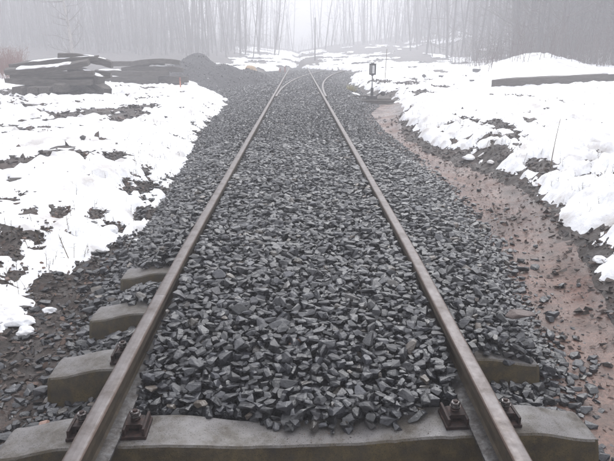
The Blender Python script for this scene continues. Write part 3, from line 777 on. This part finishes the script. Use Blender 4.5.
# dead leaves and bits of bark on the soil
def leaves(name, n, xf, y0, y1, seed, cond):
    r = np.random.RandomState(seed); y = y0 + (y1 - y0) * r.rand(n) ** 1.3; lo, hi = xf(y); x = lo + (hi - lo) * r.rand(n)
    ok = cond(x, y); x, y = x[ok], y[ok]; n = len(x); z = soil(x, y) + .008 + .01 * r.rand(n)
    q = np.array([(-1, 0, 0), (-.3, .55, .18), (.55, .42, .1), (1, 0, .0), (.5, -.45, .14), (-.35, -.5, .05)])
    a = .010 + .018 * r.rand(n); Rm = rotmats(r.rand(n) * 6.28, r.rand(n) * 6.28, np.abs(r.normal(0, .5, n)))
    W = np.einsum('nij,nvj->nvi', Rm, q[None] * a[:, None, None]) + np.stack([x, y, z], -1)[:, None]
    F = np.arange(6)[None] + 6 * np.arange(n)[:, None]
    o = obj(name, fastmesh(name, W.reshape(-1, 3), F, False, {'tint': np.repeat(r.rand(n), 6)}), M_LEAF, ground); o['kind'] = 'stuff'
leaves('dead_leaves', 1700, lambda y: (snow_L(y) - .6, ball_L(y) + .05), 1.5, 8, 51, bare(-1))
leaves('dead_leaves', 1500, lambda y: (snow_R(y) - .6, snow_R(y) + 1.2), 3, 12, 52, bare(1))

# ------------------------------------------------------------------ loose lumps of snow
def lump(x, y, sx, sy, sz, seed, label, z=None, rz=0.0):
    bm = bmesh.new(); bmesh.ops.create_icosphere(bm, subdivisions=4, radius=1)
    V = np.array([v.co[:] for v in bm.verts])
    n = fbm(V[:, 0] * 1.3 + seed, V[:, 1] * 1.3 + V[:, 2], 1.1, 4, seed % 7); V = V * (1 + .34 * n)[:, None]
    V[:, 2] = np.where(V[:, 2] < 0, V[:, 2] * .35, V[:, 2])
    for v, c in zip(bm.verts, V): v.co = Vector((c[0] * sx, c[1] * sy, c[2] * sz))
    me = bpy.data.meshes.new('snow_lump'); bm.to_mesh(me); bm.free(); me.shade_smooth()
    zz = z if z is not None else surf(x, y)
    o = obj('snow_lump', me, M_SNOW, None, (x, y, zz + sz * .2), (0, 0, rz)); tag(o, label, 'snow lump', 'loose lumps of melting snow')
LUMPS = [(-1.615, 3.60, .05, .035, .028, 3, 'small smooth oval snow lump alone on the brown soil left of the sleepers'),
         (-1.70, 3.40, .10, .06, .045, 4, 'largest loose snow lump on the brown soil, near the left edge'),
         (-1.64, 3.30, .05, .05, .03, 9, 'snow lump low on the soil, joined to the right of the largest lump'),
         (-1.80, 3.30, .035, .04, .025, 5, 'snow lump at the very left edge below the largest one'),
         (-1.39, 5.0, .07, .04, .025, 6, 'flat snow lump at the foot of the left bank beside the ballast'),
         (-1.66, 5.02, .09, .09, .055, 7, 'round snow lump on the lower rim of the left snow bank'),
         (-1.38, 4.27, .03, .05, .022, 8, 'small pointed snow lump between brown soil and ballast on the left'),
         (2.526, 8.77, .10, .12, .05, 10, 'oval snow lump on dark soil left of the right snow bank'),
         (2.66, 8.19, .05, .07, .035, 11, 'small snow lump on dark soil nearer the viewer than the oval one'),
         (2.22, 4.12, .06, .05, .035, 12, 'knobbly snow lump on the reddish soil at the right edge'),
         (2.035, 22.6, .22, .2, .13, 13, 'snow lump left of the small signal beside a dry grass tuft')]
for L in LUMPS: lump(*L)

# ------------------------------------------------------------------ stakes, stalks, signal
def stalk(x, y, h, lean, label, r=.004, material=M_STALK, name='dry_stalk', cat='dry stalk', curve_=.1):
    z = surf(x, y) - .03; pts = []; n = 7
    for k in range(n):
        t_ = k / (n - 1); pts.append((lean * h * t_ + curve_ * h * t_ * t_ * .5, .03 * math.sin(3 * t_) * h, h * t_))
    mb = MB(); mb.tube(pts, [r * (1 - .6 * k / (n - 1)) for k in range(n)], 6); tag(mb.build(name, material, None, True, (x, y, z)), label, cat)
stalk(2.95, 6.9, .60, .09, 'thin upright dry stalk on the right snow bank above the reddish path', .006, curve_=0)
stalk(-1.70, 4.25, .20, -.35, 'short leaning dry twig at the lower edge of the left snow', .004)
stalk(-3.70, 8.9, .22, .25, 'tiny twig poking from the left snow below the bare dirt patch', .005)
def stake(x, y, h, r, m, label, name='stake', lean=0.0, split=None):
    z = surf(x, y); root = thing(name, label, 'stake', (x, y, z))
    mb = MB(); mb.box((lean * h / 2, 0, h / 2 - .08), (r * 2, r * 2, h), 0, r * .25)
    me = mb.mesh('post'); me.transform(Matrix.Rotation(lean, 4, 'Y')); obj('post', me, m, root)
    if split:
        mb = MB(); mb.box((lean * h, 0, h - .12), (r * 2.5, r * 2.5, .12), 0, r * .25); me = mb.mesh('painted_band'); me.transform(Matrix.Rotation(lean, 4, 'Y')); obj('painted_band', me, split, root)
    return root
stake(-3.95, 20.7, .42, .018, M_ORANGE, 'short orange marker stake in the snow in front of the gravel heap', split=M_RED)
stake(-1.28, 43, .62, .05, M_RED, 'left one of two faded red posts far down beside the left rail')
stake(-.93, 43, .72, .05, M_RED, 'right one of two faded red posts far down beside the left rail')
stake(3.95, 28.3, 1.4, .012, M_STALK, 'tall thin bare rod on the snow right of the small signal', lean=.03)

# signal lantern of the switch
sx_, sy_ = 2.42, 20.2
zs = float(soil(sx_, sy_))
sig = thing('switch_signal', 'small black lantern signal with a white upright bar on a thin post', 'signal', (sx_, sy_, zs))
mb = MB(); mb.tube([(0, 0, .25), (0, 0, .88)], .017, 10); mb.build('post', M_BLACK, sig, True)
mb = MB(); mb.tube([(0, 0, .86), (0, 0, .90)], .045, 12); mb.build('collar', M_BLACK, sig, True)
lan = MB(); lan.box((0, 0, 1.06), (.20, .18, .34), 0, .008)
lan = lan.build('lantern', M_BLACK, sig)
mb = MB(); mb.box((0, 0, 1.236), (.23, .21, .014), 0, .004); mb.box((0, 0, 1.252), (.10, .09, .02), 0, .006); mb.build('roof', M_BLACK, lan)
mb = MB()
for u in (-.093, .093): mb.box((u, -.098, 1.06), (.014, .022, .33))
for v in (.902, 1.218): mb.box((0, -.098, v), (.20, .022, .014))
mb.build('rim', M_BLACK, lan)
mb = MB(); mb.box((.018, -.093, 1.06), (.075, .006, .25), 0, .002); mb.box((-.062, -.0925, 1.06), (.014, .005, .27), 0, .001); mb.build('white_bar', M_WHITE, lan)
mb = MB(); mb.box((0, 0, .12), (.30, .36, .22), .1, .02); mb.build('base_box', M_BLACK, sig)
mb = MB(); mb.tube([(.1, -.1, .2), (.28, -.14, .32), (.36, -.15, .33)], .02, 8); mb.tube([(.34, -.21, .30), (.34, -.08, .30)], .075, 12); mb.build('weight_lever', M_BLACK, sig, True)
mb = MB(); mb.box((0, -.02, .35), (.09, .09, .26), 0, .01); mb.build('crank_column', M_BLACK, sig)
# long timbers that carry the signal
for (yy, xa, xb, lb) in ((19.75, .95, 4.0, 'nearer long timber running from the right rail to under the small signal'),
                         (20.5, .95, 3.1, 'farther long timber running from the right rail to under the small signal')):
    mb = MB(); mb.box((0, 0, 0), (xb - xa, .24, .16), 0, .012)
    tag(mb.build('switch_timber', M_WOOD, None, False, ((xa + xb) / 2, yy, zs + .035)), lb, 'timber', 'long timbers at the switch')
sigrod = thing('throw_rod', 'thin iron rod linking the small signal with the switch rails', 'rod', (0, 0, 0))
mb = MB(); mb.tube([(sx_ - .1, 20.1, zs + .22), (.9, 19.9, -.12), (-.62, 19.8, -.115)], .014, 8); mb.build('bar', M_RUST, sigrod, True)

# grass tuft beside it
mb = MB(); r_ = random.Random(4)
for k in range(170):
    a = r_.uniform(0, 6.28); rr = r_.random() * .16; l = r_.uniform(.16, .38); b = (math.cos(a) * rr, math.sin(a) * rr, 0)
    tip = (b[0] * 2.6, b[1] * 2.6, l); n_ = (-math.sin(a) * .012, math.cos(a) * .012, 0)
    mb.add([(b[0] - n_[0], b[1] - n_[1], 0), (b[0] + n_[0], b[1] + n_[1], 0), tip], [(0, 1, 2)])
M_GRASS = mat('dry_grass', (.38, .34, .16), .8)
tag(mb.build('grass_tuft', M_GRASS, None, False, (2.15, 25.2, float(soil(2.15, 25.2)))), 'yellowish dry grass tuft behind the snow lump left of the signal', 'grass tuft')

# far pole on the line
pz = .3
pl = thing('pole', 'tall slim pole standing far off where the rails vanish in the mist', 'pole', (1.75, 66, float(soil(1.75, 66))))
mb = MB(); mb.tube([(0, 0, 0), (0, 0, 4.2)], [.065, .055], 10); mb.build('shaft', M_BARK, pl, True)
mb = MB(); mb.tube([(0, 0, 4.2), (0, 0, 4.3)], [.07, .04], 10); mb.build('cap', M_BLACK, pl, True)

# ------------------------------------------------------------------ old sleepers thrown on piles, left
def tie_mesh(L, Wd, Hh, seed, bend=0.0):
    rr = np.random.RandomState(seed); n = 12; vs, fs = [], []
    for i in range(n):
        x = -L / 2 + L * i / (n - 1); d = 1 - .12 * (i in (0, n - 1)); bz = bend * (1 - (2 * i / (n - 1) - 1) ** 2)
        j = rr.normal(0, .008, 8)
        for k, (a, b) in enumerate(((-.5, -.5), (-.5, .42), (-.42, .5), (.42, .5), (.5, .42), (.5, -.5))):
            vs.append((x, a * Wd * d + j[k], b * Hh * d + bz + j[(k + 3) % 8]))
    for i in range(n - 1):
        for k in range(6): fs.append((i * 6 + k, i * 6 + (k + 1) % 6, (i + 1) * 6 + (k + 1) % 6, (i + 1) * 6 + k))
    fs.append(tuple(range(6))[::-1]); fs.append(tuple((n - 1) * 6 + k for k in range(6)))
    mb = MB(); mb.add(vs, fs); return mb.mesh('beam'), (L, Wd, Hh, bend)
def snow_cap(dim, u0, u1, th, seed, parent, wfac=.95):
    L, Wd, Hh, bend = dim; nx, ny = 40, 12; X, Y = np.meshgrid(np.linspace(u0 * L / 2, u1 * L / 2, nx), np.linspace(-Wd / 2 * wfac, Wd / 2 * wfac, ny))
    ex = np.minimum(1, np.minimum((X - u0 * L / 2), (u1 * L / 2 - X)) / .12); ey = np.minimum(1, (Wd / 2 * wfac - np.abs(Y)) / .06)
    tt = np.sqrt(np.clip(ex, 0, 1)) * np.sqrt(np.clip(ey, 0, 1))
    nz = fbm(X + seed, Y, .3, 3, seed % 5)
    Z = Hh * .5 + bend * (1 - (2 * X / L) ** 2) - .02 + tt * (th * (1 + .5 * nz)) 
    return sheet('snow_cover', None, None, lambda a, b: Z, None, M_SNOW, parent, X=X, Y=Y)
pile1 = (-6.85, 18.1); z0 = float(soil(*pile1)) - .10
# (dx, dy, dz, L, W, H, rz, ry, rx, bend, cap, label)
T1 = [(-.75, -.2, .24, 2.4, .30, .20, PI / 2, 0, 0, 0, None, 'leftmost of the beam ends showing in the lowest row of the left stack'),
      (-.36, -.22, .24, 2.4, .30, .20, PI / 2 + .03, 0, 0, 0, None, 'second beam end from the left in the lowest row of the left stack'),
      (.02, -.2, .24, 2.4, .30, .20, PI / 2 - .03, 0, 0, 0, None, 'third beam end from the left in the lowest row of the left stack'),
      (.42, -.1, .30, 2.4, .30, .22, PI / 2 - .1, 0, .1, 0, None, 'rightmost beam end in the lowest row of the left stack'),
      (-.10, -.75, .45, 2.35, .26, .16, .03, .02, 0, -.03, None, 'long dark beam lying crosswise low in the left stack'),
      (-.05, -.35, .50, 2.4, .28, .18, -.05, -.03, 0, .0, None, 'dark beam behind the low crosswise one in the left stack'),
      (.10, .1, .58, 2.5, .28, .20, .1, .0, 0, .02, None, 'mid-height beam buried inside the left stack'),
      (-.05, -.6, .63, 2.3, .28, .17, .02, -.03, 0, -.02, None, 'crosswise beam in the middle layer of the left stack'),
      (.75, -.2, .62, 1.2, .30, .22, -.5, .25, 0, .02, (-.2, .95), 'short tilted beam at the right shoulder of the left stack, snow on it'),
      (-.15, -.65, .84, 2.3, .30, .15, .04, -.10, .25, -.05, (-.75, .6), 'upper beam with the thickest snow strip on the left stack'),
      (-.15, -.1, .96, 2.5, .28, .14, .05, -.09, .1, .02, (-.6, .9), 'topmost beam of the left stack, thin snow line along its back edge'),
      (.70, .05, 1.00, 1.5, .32, .20, .06, .16, 0, .06, (-.1, .8), 'humped beam at the top right of the left stack'),
      (1.0, -.3, .36, 1.3, .30, .26, -.7, .35, 0, .0, None, 'slanting beam end leaning on the right foot of the left stack'),
      (-.9, .2, .82, .9, .26, .14, .5, -.05, 0, 0, None, 'stub of a beam sticking out of the upper left of the left stack')]
for i, (dx, dy, dz, L, Wd, Hh, rz, ry, rx, bend, cap, lb) in enumerate(T1):
    root = thing('old_sleeper', lb, 'old sleeper', (pile1[0] + dx, pile1[1] + dy, z0 + dz), 0, 'old sleepers in the left stack'); root.rotation_euler = (rx, ry, rz)
    me, dim = tie_mesh(L, Wd, Hh, 60 + i, bend); obj('beam', me, M_WOOD, root)
    if cap: snow_cap(dim, cap[0], cap[1], .05 if 'thickest' in lb else .035, i, root)
# earth under the stack
def heap(name, label, cat, cx, cy, fn, ext, n, material, seed, stones=None):
    xs = np.linspace(cx - ext[0], cx + ext[0], n); ys = np.linspace(cy - ext[1], cy + ext[1], n)
    root = thing(name, label, cat, (cx, cy, float(soil(cx, cy))))
    bz = float(soil(cx, cy))
    def zf(x, y):
        h = fn(x - cx, y - cy); base = soil(x, y)
        return base - .15 + h + np.clip(h, 0, .3) / .3 * (.06 * fbm(x, y, .5, 4, seed) + .03 * fbm(x, y, .12, 3, seed + 1))
    X, Y = np.meshgrid(xs, ys); Zm = zf(X, Y)
    sheet('mound', None, None, lambda a, b: Zm - bz, None, material, root, X=X - cx, Y=Y - cy)
    if stones:
        r = np.random.RandomState(seed); m = stones[0]; x = cx + ext[0] * (2 * r.rand(m) - 1); y = cy + ext[1] * (2 * r.rand(m) - 1)
        h = fn(x - cx, y - cy); ok = h > .13; x, y = x[ok], y[ok]; m = len(x); a = stones[1] * (.5 + r.rand(m))
        o = join_rocks('gravel', ROCKS_LO, np.stack([x - cx, y - cy, zf(x, y) - bz], -1), np.stack([a, a * .8, a * .6], -1),
                       rotmats(r.rand(m) * 6, r.rand(m) * 6, r.rand(m)), stones[2], root); o['kind'] = 'stuff'
    return root
heap('earth_mound', 'low dark earth mound under and in front of the left beam stack', 'earth mound', -6.9, 18.1,
     lambda x, y: .42 * np.exp(-(x / 1.3) ** 2 - (y / .9) ** 2), (2.6, 2.2), 50, M_SOIL, 3, (900, .05, M_SOILST))
cone = lambda x, y, px, py, h, s: np.maximum(0, h - s * np.sqrt((x - px) ** 2 + (y - py) ** 2 + .06))
heap('gravel_heap', 'large grey gravel heap with three humps left of the tracks', 'gravel heap', -4.2, 29.5,
     lambda x, y: np.maximum.reduce([cone(x, y, -.35, 0, 1.50, .50), cone(x, y, .75, -.2, 1.34, .52), cone(x, y, 1.75, .1, 1.12, .46), cone(x, y, -1.6, .4, 1.0, .42)]), (4.2, 3.6), 110, M_HEAP, 5, (5200, .045, M_STONE))
# second pile of beams
pile2 = (-6.15, 24.6); z2 = float(soil(*pile2)) - .08
T2 = [(-.6, -.5, .30, 2.6, .34, .26, .03, 0, 0, 0, None, 'lowest front beam of the farther stack left of the gravel heap'),
      (.5, -.1, .30, 2.6, .34, .26, -.05, 0, 0, 0, None, 'lowest right beam of the farther stack left of the gravel heap'),
      (-.3, -.4, .58, 2.8, .32, .20, .05, .02, 0, -.05, (-.9, -.3), 'sagging middle beam of the farther stack with snow on its left'),
      (.4, .0, .66, 2.4, .34, .20, -.02, .0, 0, .06, (-.1, .5), 'middle beam of the farther stack with a thin snow line'),
      (-.3, .1, .85, 2.3, .32, .18, .06, .02, 0, .05, (-.95, -.7), 'upper beam of the farther stack ending in a dab of snow'),
      (.55, -.05, .92, 1.9, .32, .18, .0, -.03, 0, .08, None, 'topmost humped beam of the farther stack next to the gravel heap')]
for i, (dx, dy, dz, L, Wd, Hh, rz, ry, rx, bend, cap, lb) in enumerate(T2):
    root = thing('old_sleeper', lb, 'old sleeper', (pile2[0] + dx, pile2[1] + dy, z2 + dz), 0, 'old sleepers in the farther stack'); root.rotation_euler = (rx, ry, rz)
    me, dim = tie_mesh(L, Wd, Hh, 90 + i, bend); obj('beam', me, M_WOOD, root)
    if cap: snow_cap(dim, cap[0], cap[1], .06, i + 20, root)
heap('earth_mound', 'low dark earth mound under the farther beam stack', 'earth mound', -6.2, 24.6,
     lambda x, y: .50 * np.exp(-(x / 1.7) ** 2 - (y / .9) ** 2), (3, 2.2), 50, M_SOIL, 4, (700, .05, M_SOILST))
heap('sand_heap', 'small ochre coloured heap at the right foot of the gravel heap', 'sand heap', -3.6, 47,
     lambda x, y: .75 * np.exp(-(x / .5) ** 4 - (y / .5) ** 4), (1.1, 1.1), 30, M_OCHRE, 6)

# long beam on the right snow
bz = surf(7.2, 18.7)
bt = thing('timber_beam', 'long dark beam lying half sunk on the snow at the right', 'beam', (8.12, 18.97, bz + .12), .17); bt.rotation_euler[1] = -.040
me, dim = tie_mesh(4.5, .28, .27, 140); obj('beam', me, M_WOOD, bt); 
snow_cap(dim, .66, .97, .14, 5, bt, 1.5)
for (x, y, a, lb) in ((8.2, 28.5, .30, 'largest dark rock on the snow left of the long beam'), (6.1, 26.4, .16, 'dark rock on the snow farthest left of the long beam'),
                      (5.6, 27.5, .13, 'smaller dark rock beside the farthest left one on the snow'), (6.2, 21.9, .12, 'small dark stone just behind the left end of the long beam')):
    tag(place_rock('rock', (x, y, surf(x, y) + a * .3), (a, a * .7, a * .6), rotmats(np.array([.2]), np.array([1.]), np.array([.1]))[0], None, random.choice(rock_me)), lb, 'rock')

# ------------------------------------------------------------------ trees
def tree_meshes(seed, h, r0, birch=False):
    rr = random.Random(seed); tr = MB(); cr = MB()
    pts = []; x = y = 0; n = 9; lean = rr.uniform(-.12, .12); ly = rr.uniform(-.1, .1); wx, wy = rr.uniform(-.25, .25), rr.uniform(1, 4)
    for k in range(n):
        t_ = k / (n - 1); x = lean * h * t_ + wx * math.sin(wy * t_ * 2) + rr.uniform(-.06, .06); y = ly * h * t_ + rr.uniform(-.05, .05); pts.append(Vector((x, y, h * t_ - .3)))
    rad = [r0 * (1.25 if k == 0 else 1 - .88 * k / (n - 1)) for k in range(n)]
    tr.tube(pts, rad, 8)
    def branch(p, d, l, r, depth):
        q = [p]; dd = d.copy(); m = 4
        for k in range(m):
            dd = (dd + Vector((rr.uniform(-.25, .25), rr.uniform(-.25, .25), rr.uniform(-.05, .22)))).normalized(); q.append(q[-1] + dd * l / m)
        cr.tube(q, [r, r * .8, r * .6, r * .4, r * .15], 3 if depth else 4, cap=False)
        if depth < 2:
            for _ in range(4 if depth == 0 else 3):
                k = rr.randint(1, m); e = (dd + Vector((rr.uniform(-1, 1), rr.uniform(-1, 1), rr.uniform(-.4, .6)))).normalized()
                branch(q[k], e, l * rr.uniform(.35, .6), r * .45, depth + 1)
    nb = 44
    for k in range(nb):
        t_ = rr.uniform(.06, .97); i = min(int(t_ * (n - 1)), n - 2); f = t_ * (n - 1) - i; p = pts[i].lerp(pts[i + 1], f)
        a = rr.uniform(0, 2 * PI); d = Vector((math.cos(a), math.sin(a), rr.uniform(-.1, .8))).normalized()
        branch(p, d, rr.uniform(.9, 2.6) * (1.15 - .5 * t_), r0 * .22 * (1.1 - t_ * .6), 0)
    return tr.mesh('trunk', True), cr.mesh('crown', True)
protos = []
for i in range(7):
    tm, cm = tree_meshes(300 + i, 10 + i * .5, [.09, .12, .15, .07, .10, .06, .045][i]); tm.materials.append(M_BARK); cm.materials.append(M_TWIG); protos.append((tm, cm))
tm, cm = tree_meshes(400, 11, .14); tm.materials.append(M_BIRCH); cm.materials.append(M_TWIG); birch = (tm, cm)
rt = random.Random(12)
def put_tree(x, y, pr, label, group, sc=1.0, name='bare_tree'):
    root = thing(name, label, 'tree', (x, y, float(soil(x, y))), rt.uniform(0, 6.28), group); root.scale = (sc,) * 3
    obj('trunk', pr[0], None, root); obj('crown', pr[1], None, root)
n = 0
for _ in range(9000):
    if n >= 200: break
    y = rt.uniform(29, 60) ; x = rt.uniform(7, 42)
    if x / y < .34 and y < 42 + (.34 - x / y) * 160: continue
    if x < 8 + (60 - y) * .18 : continue
    if x / y > .66 or x / y < .19: continue
    if rt.random() > .25 + (x / y - .19) * 2.2: continue
    put_tree(x, y, protos[rt.randrange(7)], 'dark bare tree in the wood behind the right snow bank', 'bare trees in the wood on the right', rt.uniform(.8, 1.25)); n += 1
n = 0
for _ in range(9000):
    if n >= 72: break
    y = rt.uniform(74, 104); x = -rt.uniform(4, 66)
    if x / y < -.66 or rt.random() > -x / y * 3 or (-x / y < .2 and y < 72): continue
    put_tree(x, y, protos[rt.randrange(6)], 'faint bare tree in the misty wood behind the piles on the left', 'bare trees in the misty wood on the left', rt.uniform(1.0, 1.7)); n += 1
for _ in range(30):
    y = rt.uniform(98, 124); x = rt.uniform(-28, 40)
    if -12 < x < 16: continue
    put_tree(x, y, protos[rt.randrange(6)], 'very faint bare tree in the mist beyond the end of the track', 'bare trees beyond the end of the track', rt.uniform(.9, 1.4))
put_tree(-16.6, 46, birch, 'pale slender trunk rising in the mist behind the left beam stack', None, 1.0, 'birch_tree')

# undergrowth: many thin stems nobody could count
def brush(name, n, region, hmax, seed, material, label):
    rr = random.Random(seed); mb_v = []; mb_f = []
    mb = MB()
    for _ in range(n):
        x, y = region(rr); z = float(soil(x, y)); h = hmax * rr.uniform(.4, 1); lx, ly = rr.uniform(-.3, .3) * h, rr.uniform(-.3, .3) * h
        p = [Vector((x, y, z)), Vector((x + lx * .4, y + ly * .4, z + h * .5)), Vector((x + lx, y + ly, z + h))]
        sc_ = min(1, hmax / 2 + .08); mb.tube(p, [.013 * sc_, .010 * sc_, .003 * sc_], 3, cap=False)
        for _k in range(5):
            q = p[0].lerp(p[2], rr.uniform(.2, .9)); e = q + Vector((rr.uniform(-.5, .5), rr.uniform(-.5, .5), rr.uniform(-.05, .5))) * h * .45
            mb.tube([q, q.lerp(e, .5) + Vector((0, 0, .04 * sc_)), e], [.007 * sc_, .005 * sc_, .002 * sc_], 3, cap=False)
    o = obj(name, newmesh(name, mb.v, mb.f, True), material); tag(o, label, 'undergrowth', kind='stuff')
def reg_r(rr):
    while True:
        y = rr.uniform(27, 52); x = rr.uniform(8, 34)
        if .30 + (y - 27) * -.003 < x / y < .66 and rr.random() < (x / y - .22) * 3: return x, y
brush('undergrowth', 3000, reg_r, 2.2, 5, M_TWIG, 'tangle of bare bushes among the trees on the right')
def reg_l(rr):
    y = rr.uniform(22, 34); return -y * rr.uniform(.44, .60), y
M_REDTWIG = mat('reddish_twig', (.16, .07, .05), .85)
brush('undergrowth', 1400, reg_l, 1.3, 6, M_REDTWIG, 'reddish brown bushes at the left edge behind the beam stack')
def reg_ll(rr):
    while True:
        y = rr.uniform(80, 105); q = rr.uniform(.02, .64)
        if rr.random() < q * 2.5: return -y * q, y
brush('undergrowth', 1800, reg_ll, 4.0, 7, M_TWIG, 'misty bare bushes along the wood on the left')

# wood behind the nearer trees: reads as one mass of stems
def far_wood(n, region, seed, label):
    rr = random.Random(seed); mb = MB()
    for _ in range(n):
        x, y = region(rr); z = float(soil(x, y)); h = rr.uniform(8, 14); r0 = .03 + .11 * rr.random() ** 1.8; lx, ly = rr.uniform(-.16, .16) * h, rr.uniform(-.1, .1) * h
        p0 = Vector((x, y, z - .2)); p1 = Vector((x + lx * .5 + rr.uniform(-.2, .2), y + ly * .5, z + h * .5)); p2 = Vector((x + lx, y + ly, z + h))
        mb.tube([p0, p1, p2], [r0, r0 * .7, r0 * .15], 4, cap=False)
        for _k in range(14):
            q = p0.lerp(p2, rr.uniform(.05, .8)); e = q + Vector((rr.uniform(-1, 1), rr.uniform(-1, 1), rr.uniform(-.1, .9))) * 1.5
            mb.tube([q, q.lerp(e, .5) + Vector((0, 0, .12)), e], [r0 * .22, r0 * .15, .004], 3, cap=False)
    tag(obj('far_wood', newmesh('far_wood', mb.v, mb.f, True), M_BARK), label, 'wood', kind='stuff')
def fw_r(rr):
    while True:
        y = rr.uniform(42, 90); x = rr.uniform(10, 60)
        if .14 < x / y < .68 and rr.random() < ((x / y - .14) * 2.4) ** 1.5 and y > 42 + (.40 - x / y) * 100: return x, y
far_wood(1100, fw_r, 8, 'mass of misty stems deep in the wood on the right')
def fw_l(rr):
    while True:
        y = rr.uniform(66, 126); q = rr.uniform(.02, .66)
        if rr.random() < (q - .02) * 2.4: return -y * q, y
far_wood(1700, fw_l, 9, 'mass of misty stems deep in the wood on the left')

def reg_c(rr):
    y = rr.uniform(100, 125); return rr.uniform(-14, 40), y
brush('undergrowth', 500, reg_c, 3.0, 17, M_TWIG, 'faint thicket in the mist beyond the end of the track')
def fw_c(rr):
    while True:
        y = rr.uniform(80, 130); q = rr.uniform(-.14, .34)
        if rr.random() < .05 + abs(q - .005) * 4 and (y > 98 or q > .18): return y * q, y
far_wood(560, fw_c, 19, 'very faint stems in the mist on both sides of the gap where the track ends')
# bits of bark, leaf and soil lying on the snow
def on_snow(side):
    return lambda x, y: soil(x, y) + np.maximum(snow_t(x, y, side)[0], 0)
cover = lambda side: (lambda x, y: (snow_t(x, y, side)[1] > .03) & (fbm(x, y, 1.1, 3, 3) > -.02))
snows = [o for o in bpy.data.objects if o.name.split('.')[0] == 'snow']
scatter('snow_litter', 2200, lambda y: (-2.5 - .8 * y, snow_L(y)), 3, 22, .004, .028, M_SOILST, snows[0], 61, zf=on_snow(-1), cond=cover(-1), sink=.0)
scatter('snow_litter', 2200, lambda y: (snow_R(y), 3 + .8 * y), 3.5, 24, .004, .030, M_SOILST, snows[1], 62, zf=on_snow(1), cond=cover(1), sink=.0)
M_BLADE = mat('withered_grass', (.11, .085, .055), .85)
def reg_el(rr):
    y = 2.2 + 12 * rr.random() ** 1.6; return float(snow_L(y)) - .05 - abs(rr.gauss(0, .35)), y
brush('dead_grass', 260, reg_el, .17, 31, M_BLADE, 'withered stalks and twigs along the edge of the left snow bank')
def reg_er(rr):
    y = 3.2 + 14 * rr.random() ** 1.4; return float(snow_R(y)) + .12 + abs(rr.gauss(0, .3)), y
brush('dead_grass', 300, reg_er, .16, 32, M_BLADE, 'withered stalks and twigs along the edge of the right snow bank')
# a few stones lying on the inner foot of the left rail
for k, (x, y, a) in enumerate(((-.672, 2.31, .022), (-.685, 2.40, .020), (-.66, 2.50, .026), (-.668, 2.20, .010), (.672, 2.42, .018))):
    place_rock('ballast_stone', (x, y, -.135 + float(zoff(y)) + a * .5), (a, a * .8, a * .6), R[k], bed)

# ------------------------------------------------------------------ haze
mb = MB(); mb.box((0, 52, 7.5), (190, 176, 19.5))
hz = obj('haze', mb.mesh('haze')); hz['kind'] = 'stuff'
zmin = float(soil(*np.meshgrid(gx, gy)).min()); 
m = bpy.data.materials.new('haze'); m.use_nodes = True; nt = m.node_tree; nt.nodes.clear()
pv = nt.nodes.new('ShaderNodeVolumePrincipled'); pv.inputs['Density'].default_value = HAZE_DENSITY; pv.inputs['Color'].default_value = (.93, .93, .965, 1); pv.inputs['Anisotropy'].default_value = .2
ou = nt.nodes.new('ShaderNodeOutputMaterial'); nt.links.new(pv.outputs[0], ou.inputs['Volume']); hz.data.materials.append(m)
print('stones', len(st), 'soil min', zmin, 'tris', sum(len(me.polygons) for me in bpy.data.meshes))
